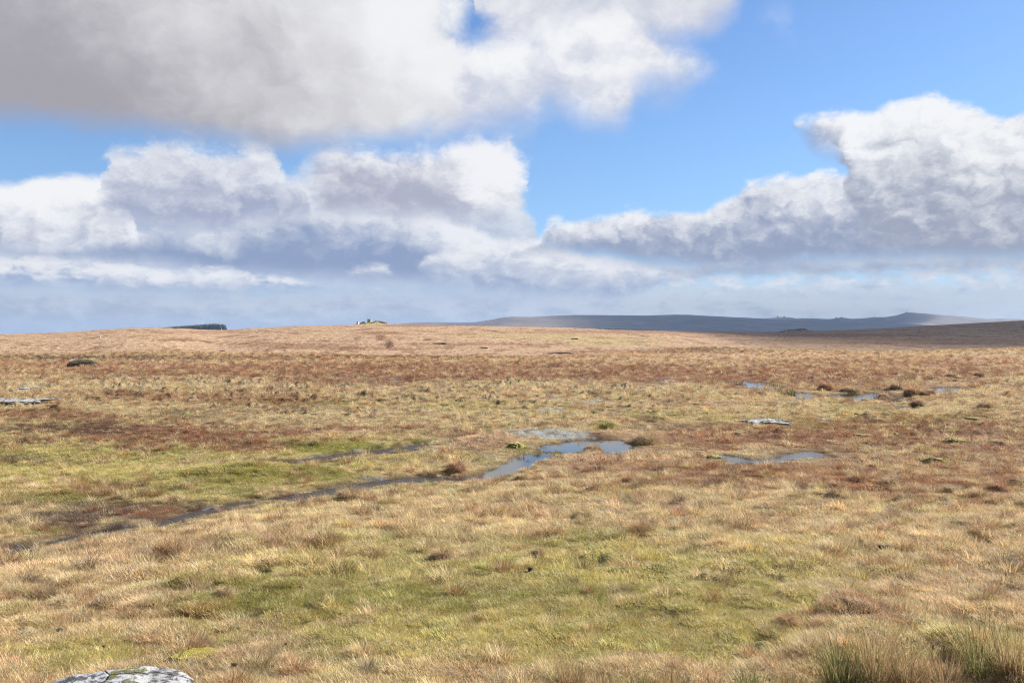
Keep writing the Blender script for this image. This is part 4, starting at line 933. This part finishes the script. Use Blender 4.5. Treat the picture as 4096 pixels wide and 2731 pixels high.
for a in [(3304, 1562, 68, 40, 'tall rounded tussock at the left of the far pools', RD), (3380, 1566, 56, 20, 'low tussock overhanging the middle of the far pool', DK), (3042, 1582, 54, 26, 'pointed tussock on pale grass left below the far pools', DK),
          (3090, 1627, 54, 20, 'dark leaning tussock below the pointed one near the far pools', DK), (3404, 1567, 88, 30, 'broad straw tussock behind the middle of the far pool', S), (3588, 1560, 74, 40, 'tall brown tussock at the back of the far pools', DK),
          (3652, 1580, 90, 50, 'largest rounded tussock standing in the far pools', RD), (3533, 1594, 44, 28, 'small tussock on the near edge of the far pools', RD), (3669, 1625, 56, 36, 'greyish tussock beside the small dark puddle', DK),
          (3943, 1634, 74, 30, 'straw topped tussock right of the small dark puddle', S), (3725, 1580, 52, 28, 'tussock between the largest tussock and the right far pool', RD), (3692, 1582, 34, 22, 'small tussock against the right side of the largest one', RD),
          (3462, 1600, 56, 18, 'low tussock on the near bank of the far pools', S), (3963, 1530, 60, 24, 'dark tussock on the far right above the right pool', DK), (3919, 1510, 62, 26, 'dark tussock behind another on the far right', DK),
          (3808, 1514, 74, 26, 'broad tussock in the red grass behind the far pools', DK), (3824, 1527, 32, 14, 'small dark tussock alone in the red grass', RD), (3600, 1500, 66, 20, 'tussock in the red grass above the tall brown one', DK),
          (1824, 1886, 96, 54, 'reddish tussock left of the long pool', RD), (2086, 1924, 66, 38, 'dark tussock on the near bank below the long pool', DK), (2586, 1776, 150, 62, 'wide tussock bank at the right end of the upper pool', S),
          (2371, 1794, 96, 30, 'grassy islet in the upper pool', S), (2228, 1806, 104, 20, 'flat green islet between the two linked pools', GN), (2422, 1720, 74, 40, 'dark green mossy hummock behind the upper pool', GN),
          (3910, 2168, 74, 44, 'brown tussock at the right edge halfway down the meadow', RD), (3523, 2405, 84, 48, 'dull tussock in the right foreground turf', DK), (3464, 2282, 74, 42, 'tussock above the dull one on the right', S),
          (3148, 2530, 104, 52, 'red tussock above the rushes at bottom right', RD), (4077, 2374, 70, 46, 'dark tussock cut by the right edge', DK), (756, 2408, 80, 46, 'dark tussock casting shade in the left foreground', DK),
          (1113, 2350, 76, 48, 'tussock on the green edge left of centre', S), (613, 2276, 96, 58, 'pale combed tussock near the left bank', S), (893, 2456, 74, 44, 'straw tussock in the left turf', S), (381, 2524, 90, 50, 'brown tussock above the boulder on the left', DK),
          (797, 2596, 130, 54, 'palest tussock behind the yellow moss', S), (1396, 2000, 130, 62, 'large straw tussock on the near bank of the stream', S), (1480, 2084, 52, 28, 'small dark turf lump below the stream', DK),
          (1765, 2256, 96, 56, 'straw tussock in the central green turf', S), (2563, 2165, 90, 60, 'red brown tussock right of the central turf', RD), (2331, 2086, 96, 50, 'straw tussock behind the central turf', S), (2152, 2252, 66, 32, 'low dark tussock in the middle of the turf', DK),
          (3350, 1960, 90, 48, 'red tussock in front of the right pool', RD), (3560, 1950, 110, 60, 'leaning brown tussock right of the right pool', DK), (3620, 2010, 110, 60, 'broad straw tussock on the right plain', S), (3810, 1985, 96, 56, 'dark tussock beside the broad straw one', DK),
          (3990, 1975, 84, 56, 'brown tussock near the right edge on the plain', RD), (2960, 1960, 84, 42, 'dark low tussock below the right pool', DK)]:
    tuss(a[0], a[1], a[2], a[3], a[4], 'tussock', a[5])
for a in [(2845, 1538, 92, 44, 'straw rushes left of the far pools', MB_RUSHB), (2954, 1541, 50, 42, 'small clump of rushes in the far left pool', MB_RUSHB), (3090, 1566, 110, 62, 'tall straw rushes beside the far pools', MB_RUSHB),
          (3150, 1577, 96, 46, 'dark green rushes on the edge of the far pools', MB_RUSH), (1270, 1790, 70, 40, 'pale rushes over the moss by the gully', MB_RUSHB),
          (2290, 2742, 130, 160, 'mixed short rushes at the left end of the bottom edge row', MB_RUSHB), (2420, 2762, 110, 150, 'mixed rushes second from the left along the bottom edge', MB_RUSHB), (2560, 2775, 110, 140, 'thin green rushes in the bottom edge row left of the brown clump', MB_RUSH),
          (2680, 2740, 130, 200, 'brown upright rushes in the middle of the bottom edge row', MB_RUSHB), (2840, 2770, 120, 150, 'green brown rushes right of the upright brown clump', MB_RUSHB), (3000, 2765, 130, 170, 'green rushes left of the dark clump at the bottom', MB_RUSH),
          (3180, 2775, 120, 180, 'loose straw rushes left of the tallest clump', MB_RUSHB), (3370, 2745, 150, 240, 'dark green based rushes at the bottom right', MB_RUSH), (3500, 2740, 170, 300, 'tallest red brown rushes at the bottom right', MB_RUSHB),
          (3640, 2770, 140, 200, 'straw rushes right of the tallest clump', MB_RUSHB), (3780, 2765, 150, 190, 'arching rushes near the bottom right corner', MB_RUSHB), (3930, 2720, 150, 290, 'tall thin green rushes close to the right edge', MB_RUSH),
          (4050, 2755, 150, 260, 'rushes cut by the bottom right corner', MB_RUSHB)]:
    tuss(a[0], a[1], a[2], a[3], a[4], 'rush', a[5])
for i, a in enumerate([(3830, 1776, 90, 20, 'bright moss cushion on the right plain with brown grass round it'), (3742, 1858, 86, 26, 'largest bright moss cushion right of the right pool'), (3450, 1748, 74, 15, 'moss cushion above the right pool'),
          (3572, 1737, 66, 12, 'flat moss cushion right of the one above the pool'), (3816, 1730, 76, 18, 'moss cushion behind the bright one on the right'), (3898, 1688, 76, 12, 'flat pale moss cushion furthest to the right'),
          (3043, 1712, 86, 16, 'moss cushion growing over the front of the mossy slab'), (2853, 1832, 66, 20, 'moss cushion at the left tip of the right pool'), (2846, 1643, 44, 12, 'small moss cushion left of the mossy slab'),
          (3457, 1667, 66, 12, 'pale moss cushion below the far pools'), (3932, 1652, 66, 22, 'olive moss hummock under the straw topped tussock'), (2060, 1796, 80, 26, 'green moss hummock at the left end of the upper pool')]):
    p = at(a[0], a[1]); Y = p[1]; w = .72 * a[2] / F * Y; h = a[3] / F * Y
    me = rock_mesh('moss_cushion', (w, w * 1.3, h * 1.05), 80 + i, sub=4, rough=.4, ragged=.5)
    tag(obj('moss_cushion', me, M_MOSS, loc=(p[0], p[1], gz1(*p) + h * .12), rz=i * .8), a[4], 'moss', 'moss cushions on the bog')
me = rock_mesh('moss_patch', (.42, .40, .10), 97, sub=5, rough=.5); p = at(775, 2645)
tag(obj('moss_cushion', me, m_simple('yellow moss', (.22, .20, .015), (.45, .37, .05), 14, .95, .05), loc=(p[0], p[1], gz1(*p) + .02)), 'bright yellow moss patch beside the boulder in the foreground', 'moss')
for i, a in enumerate([(2121, 2330, 20, 'dark dropping in the middle of the green turf'), (232, 2566, 22, 'droppings left of the boulder'), (410, 2613, 14, 'right one of two dark droppings above the boulder'), (363, 2616, 13, 'left one of two dark droppings above the boulder'),
          (934, 2676, 20, 'dark round dropping right of the yellow moss'), (1086, 2672, 18, 'dark dropping further right near the bottom edge'), (1220, 2660, 14, 'left one of a pair of droppings near the bottom edge'), (1247, 2657, 14, 'right one of a pair of droppings near the bottom edge'),
          (1140, 2595, 12, 'small dropping in the turf above the pair'), (1170, 2586, 12, 'small dropping above and right of another one in the turf'), (3530, 2222, 26, 'left half of the black dung heap on the right'), (3552, 2219, 22, 'right half of the black dung heap on the right'),
          (2925, 2322, 30, 'dark trodden clod of earth in the right turf'), (2962, 2330, 22, 'small clod beside the dark trodden one')]):
    p = at(a[0], a[1]); Y = p[1]; w = a[2] / F * Y
    me = rock_mesh('dropping', (w, w * .9, w * .7), 110 + i, sub=3, rough=.4)
    tag(obj('dropping', me, M_DUNG, loc=(p[0], p[1], gz1(*p) + w * .2 + .02), rz=i), a[3], 'dropping', 'droppings and clods on the turf')

# ------------------------------------------------------------------ far hills
R0 = [(-900, 1352), (400, 1346), (640, 1330), (760, 1326), (900, 1319), (950, 1317), (1000, 1318), (1050, 1322), (1250, 1340), (5000, 1350)]
R1 = [(-900, 1360), (1400, 1345), (1515, 1300), (1590, 1296.6), (1655, 1290.5), (1721, 1289), (1808, 1290), (1895, 1289), (1938, 1283), (2004, 1271), (2048, 1266.6), (2122, 1267.5), (2192, 1264), (2300, 1259.6),
      (2453, 1260.5), (2583, 1261.8), (2701, 1258.3), (2762, 1259), (2832, 1263.6), (2950, 1269), (3072, 1275), (3160, 1281), (3300, 1286), (3500, 1290), (3700, 1300), (4200, 1310), (5000, 1320)]
R2 = [(-900, 1360), (2600, 1330), (2900, 1285), (3040, 1275), (3090, 1271), (3111, 1268), (3136, 1268), (3160, 1269), (3190, 1274), (3207, 1272), (3316, 1276), (3335, 1274), (3368, 1269.5), (3403, 1275), (3442, 1274), (3499, 1268.5),
      (3542, 1268), (3586, 1261), (3612, 1253), (3625, 1250), (3650, 1250.5), (3725, 1256), (3877, 1268), (3947, 1275), (4004, 1273), (4096, 1276), (4500, 1290), (5000, 1300)]
def hills_z(u, Y):
    px = CX + F * u; z = np.full(u.shape, -75.0)
    for rd, yc, front, back in ((R0, 2550, 700, 900), (R1, 5600, 2000, 900), (R2, 7600, 1900, 1200)):
        rd = np.array(rd, float); zc = (HOR - np.interp(px, rd[:, 0], rd[:, 1])) / F * yc
        t = np.where(Y < yc, (yc - Y) / front, (Y - yc) / back); p = np.where(t < 1, 1 - sstep(t, 0, 1) , 0)
        p = np.where(Y < yc, np.clip(1 - t, 0, 1) ** 1.15 * .75 + .25 * p, p)
        x = u * Y; rl = fbm(x / 420, Y / 420, 4, 131) * 14 * np.clip(t * 3, 0, 1) * (Y < yc)
        z = np.maximum(z, -75 + (zc + 75 + rl) * p)
    return z
def build_hills():
    px = np.linspace(-700, 4800, 900); Y = np.concatenate([np.linspace(1750, 2700, 60), np.linspace(2740, 5600, 90), np.linspace(5640, 9200, 110)])
    U, YY = np.meshgrid((px - CX) / F, Y); u = U.ravel(); y = YY.ravel(); z = hills_z(u, y); x = u * y
    nr, nc = U.shape; i = np.arange(nr - 1)[:, None] * nc + np.arange(nc - 1)[None]; q = np.stack([i, i + 1, i + nc + 1, i + nc], -1).reshape(-1, 4)
    me = npmesh('hills', np.stack([x, y, z], 1), q)
    g = G('heather and grass hill'); n = g.noise(.0016, 6, .6); n2 = g.noise(.008, 6, .65); n3 = g.noise(.04, 5, .7)
    f = g.mth('ADD', g.mth('MULTIPLY', n, .5), g.mth('MULTIPLY', n2, .5))
    c = g.mix(g.mp(f, .42, .58), rgb(.05, .036, .034), rgb(.165, .12, .085)); c = g.mix(g.mp(n3, .4, .65, 0, .5), c, rgb(.10, .075, .055))
    g.bsdf(c, .95); tag(obj('hills', me, g.m), kind='structure')
build_hills()
def farz(px, Y): return float(hills_z(np.array([(px - CX) / F]), np.array([float(Y)]))[0])
for a in [(3111, 1268.5, 6.5, 4.5, 141, 'left rock stack of the far twin tor'), (3136, 1267, 7, 5, 142, 'right rock stack of the far twin tor'), (3345, 1273, 8, 5, 143, 'square rock stack on the far middle hill'), (3366, 1271, 6, 3, 144, 'small rock right of the square stack on the far middle hill'), (3625, 1250.5, 9, 2.5, 145, 'rocky cap on the highest far hill'), (3499, 1268.5, 6, 2, 146, 'tiny rock on the ridge left of the highest far hill')]:
    Y = 7590; g0 = farz(a[0], Y); W = a[2] / F * Y; H = a[3] / F * Y
    me = rock_mesh('rock_outcrop', (W, W * .8, H * 2), a[4], sub=3, rough=.3); tag(obj('rock_outcrop', me, M_TOR, loc=((a[0] - CX) / F * Y, Y, g0)), a[5], 'tor', 'tors on the far hills')
# conifer plantations
def wood(name, pts, label, seed, hgt, rad):
    V, T, B = [], [], []; o = 0; rg = np.random.default_rng(seed)
    for (x, y, z) in pts:
        h = hgt * rg.uniform(.85, 1.15); r = rad * rg.uniform(.8, 1.2); n = 7
        for (a, b, k) in ((.12, .62, 1.0), (.4, .85, .75), (.65, 1.0, .48)):
            an = rg.uniform(0, 6.28) + np.arange(n) / n * 2 * np.pi; rr = r * k * rg.uniform(.7, 1.15, n)
            V.append(np.stack([x + rr * np.cos(an), y + rr * np.sin(an), np.full(n, z + h * a)], 1)); V.append(np.array([[x, y, z + h * b]]))
            T.append(np.stack([o + np.arange(n), o + (np.arange(n) + 1) % n, np.full(n, o + n)], 1)); o += n + 1
        tr = .25; c = np.array([(x - tr, y, z - 1), (x + tr, y, z - 1), (x, y + tr, z - 1), (x, y, z + h * .8)]); V.append(c); T.append(o + np.array([(0, 1, 3), (1, 2, 3), (2, 0, 3)])); o += 4
    me = npmesh(name, np.concatenate(V), None, np.concatenate(T), smooth=False)
    tag(obj(name, me, M_CONIFER), label, 'woodland', kind='stuff')
M_CONIFER = m_simple('dark conifer', (.012, .020, .012), (.035, .05, .022), .4, .9)
def plantation_pts():
    out = []; rg = np.random.default_rng(5)
    for _ in range(2600):
        px = rg.uniform(635, 909); Y = rg.uniform(2440, 2560)
        top = np.interp(px, [635, 700, 760, 800, 830, 860, 890, 902, 909], [1314, 1307.5, 1303.5, 1300.5, 1298, 1297, 1299, 1301.5, 1318]); z1 = (HOR - top - rg.uniform(-.6, 1.6)) / F * Y
        out.append(((px - CX) / F * Y, Y, z1 - 13.5))
    return out
def strip_pts():
    out = []; rg = np.random.default_rng(6)
    for _ in range(1300):
        px = rg.uniform(2345, 2640); Y = rg.uniform(4180, 4330); top = np.interp(px, [2345, 2380, 2450, 2560, 2640], [1316, 1312, 1312.5, 1316, 1320])
        out.append(((px - CX) / F * Y, Y, (HOR - top - rg.uniform(0, .8)) / F * Y - 11))
    return out
wood('plantation', plantation_pts(), 'dark conifer plantation on the skyline at the left', 7, 14, 3.4)
wood('plantation', strip_pts(), 'thin blue green strip of conifers below the far hills', 8, 11.5, 4)

# ------------------------------------------------------------------ clouds added out of view to the right, placed to cast shadows on the hills
def cloud(px, Y, z, rx, ry, rz, t, seed, dens, name='cloud'):
    c = Vector(((px - CX) / F * Y, Y, z)) + SUN * t
    me = rock_mesh(name, (2 * rx, 2 * ry, 2 * rz), seed, sub=4, rough=.35)
    m, nt, out = mat('cloud'); v = nt.nodes.new('ShaderNodeVolumePrincipled'); v.inputs['Color'].default_value = (.98, .98, .98, 1); v.inputs['Density'].default_value = dens; v.inputs['Anisotropy'].default_value = .2
    nt.links.new(v.outputs[0], out.inputs['Volume'])
    o = obj(name, me, m, loc=c, rz=.2); tag(o, kind='stuff')
cloud(4250, 570, 0, 225, 370, 60, 950, 151, .013)
cloud(2830, 5400, 60, 760, 1250, 260, 7600, 152, .006)
cloud(3400, 7350, 60, 560, 620, 200, 7000, 154, .0045)  # extra unseen cloud, added to darken the far ridge
cloud(3380, 6100, 60, 560, 1200, 240, 7400, 153, .006)
# haze: even, thin air round everything below the clouds
def haze():
    bm = bmesh.new(); box_bm(bm, (0, 0, 45), (27000, 27000, 300), 0); me = bpy.data.meshes.new('haze'); bm.to_mesh(me); bm.free()
    m, nt, out = mat('haze'); v = nt.nodes.new('ShaderNodeVolumePrincipled'); v.inputs['Color'].default_value = (.53, .70, .98, 1); v.inputs['Density'].default_value = HAZE
    v.inputs['Anisotropy'].default_value = .1
    nt.links.new(v.outputs[0], out.inputs['Volume']); o = obj('haze', me, m); tag(o, kind='stuff')
HAZE = 5.2e-5
haze()
build_grass()
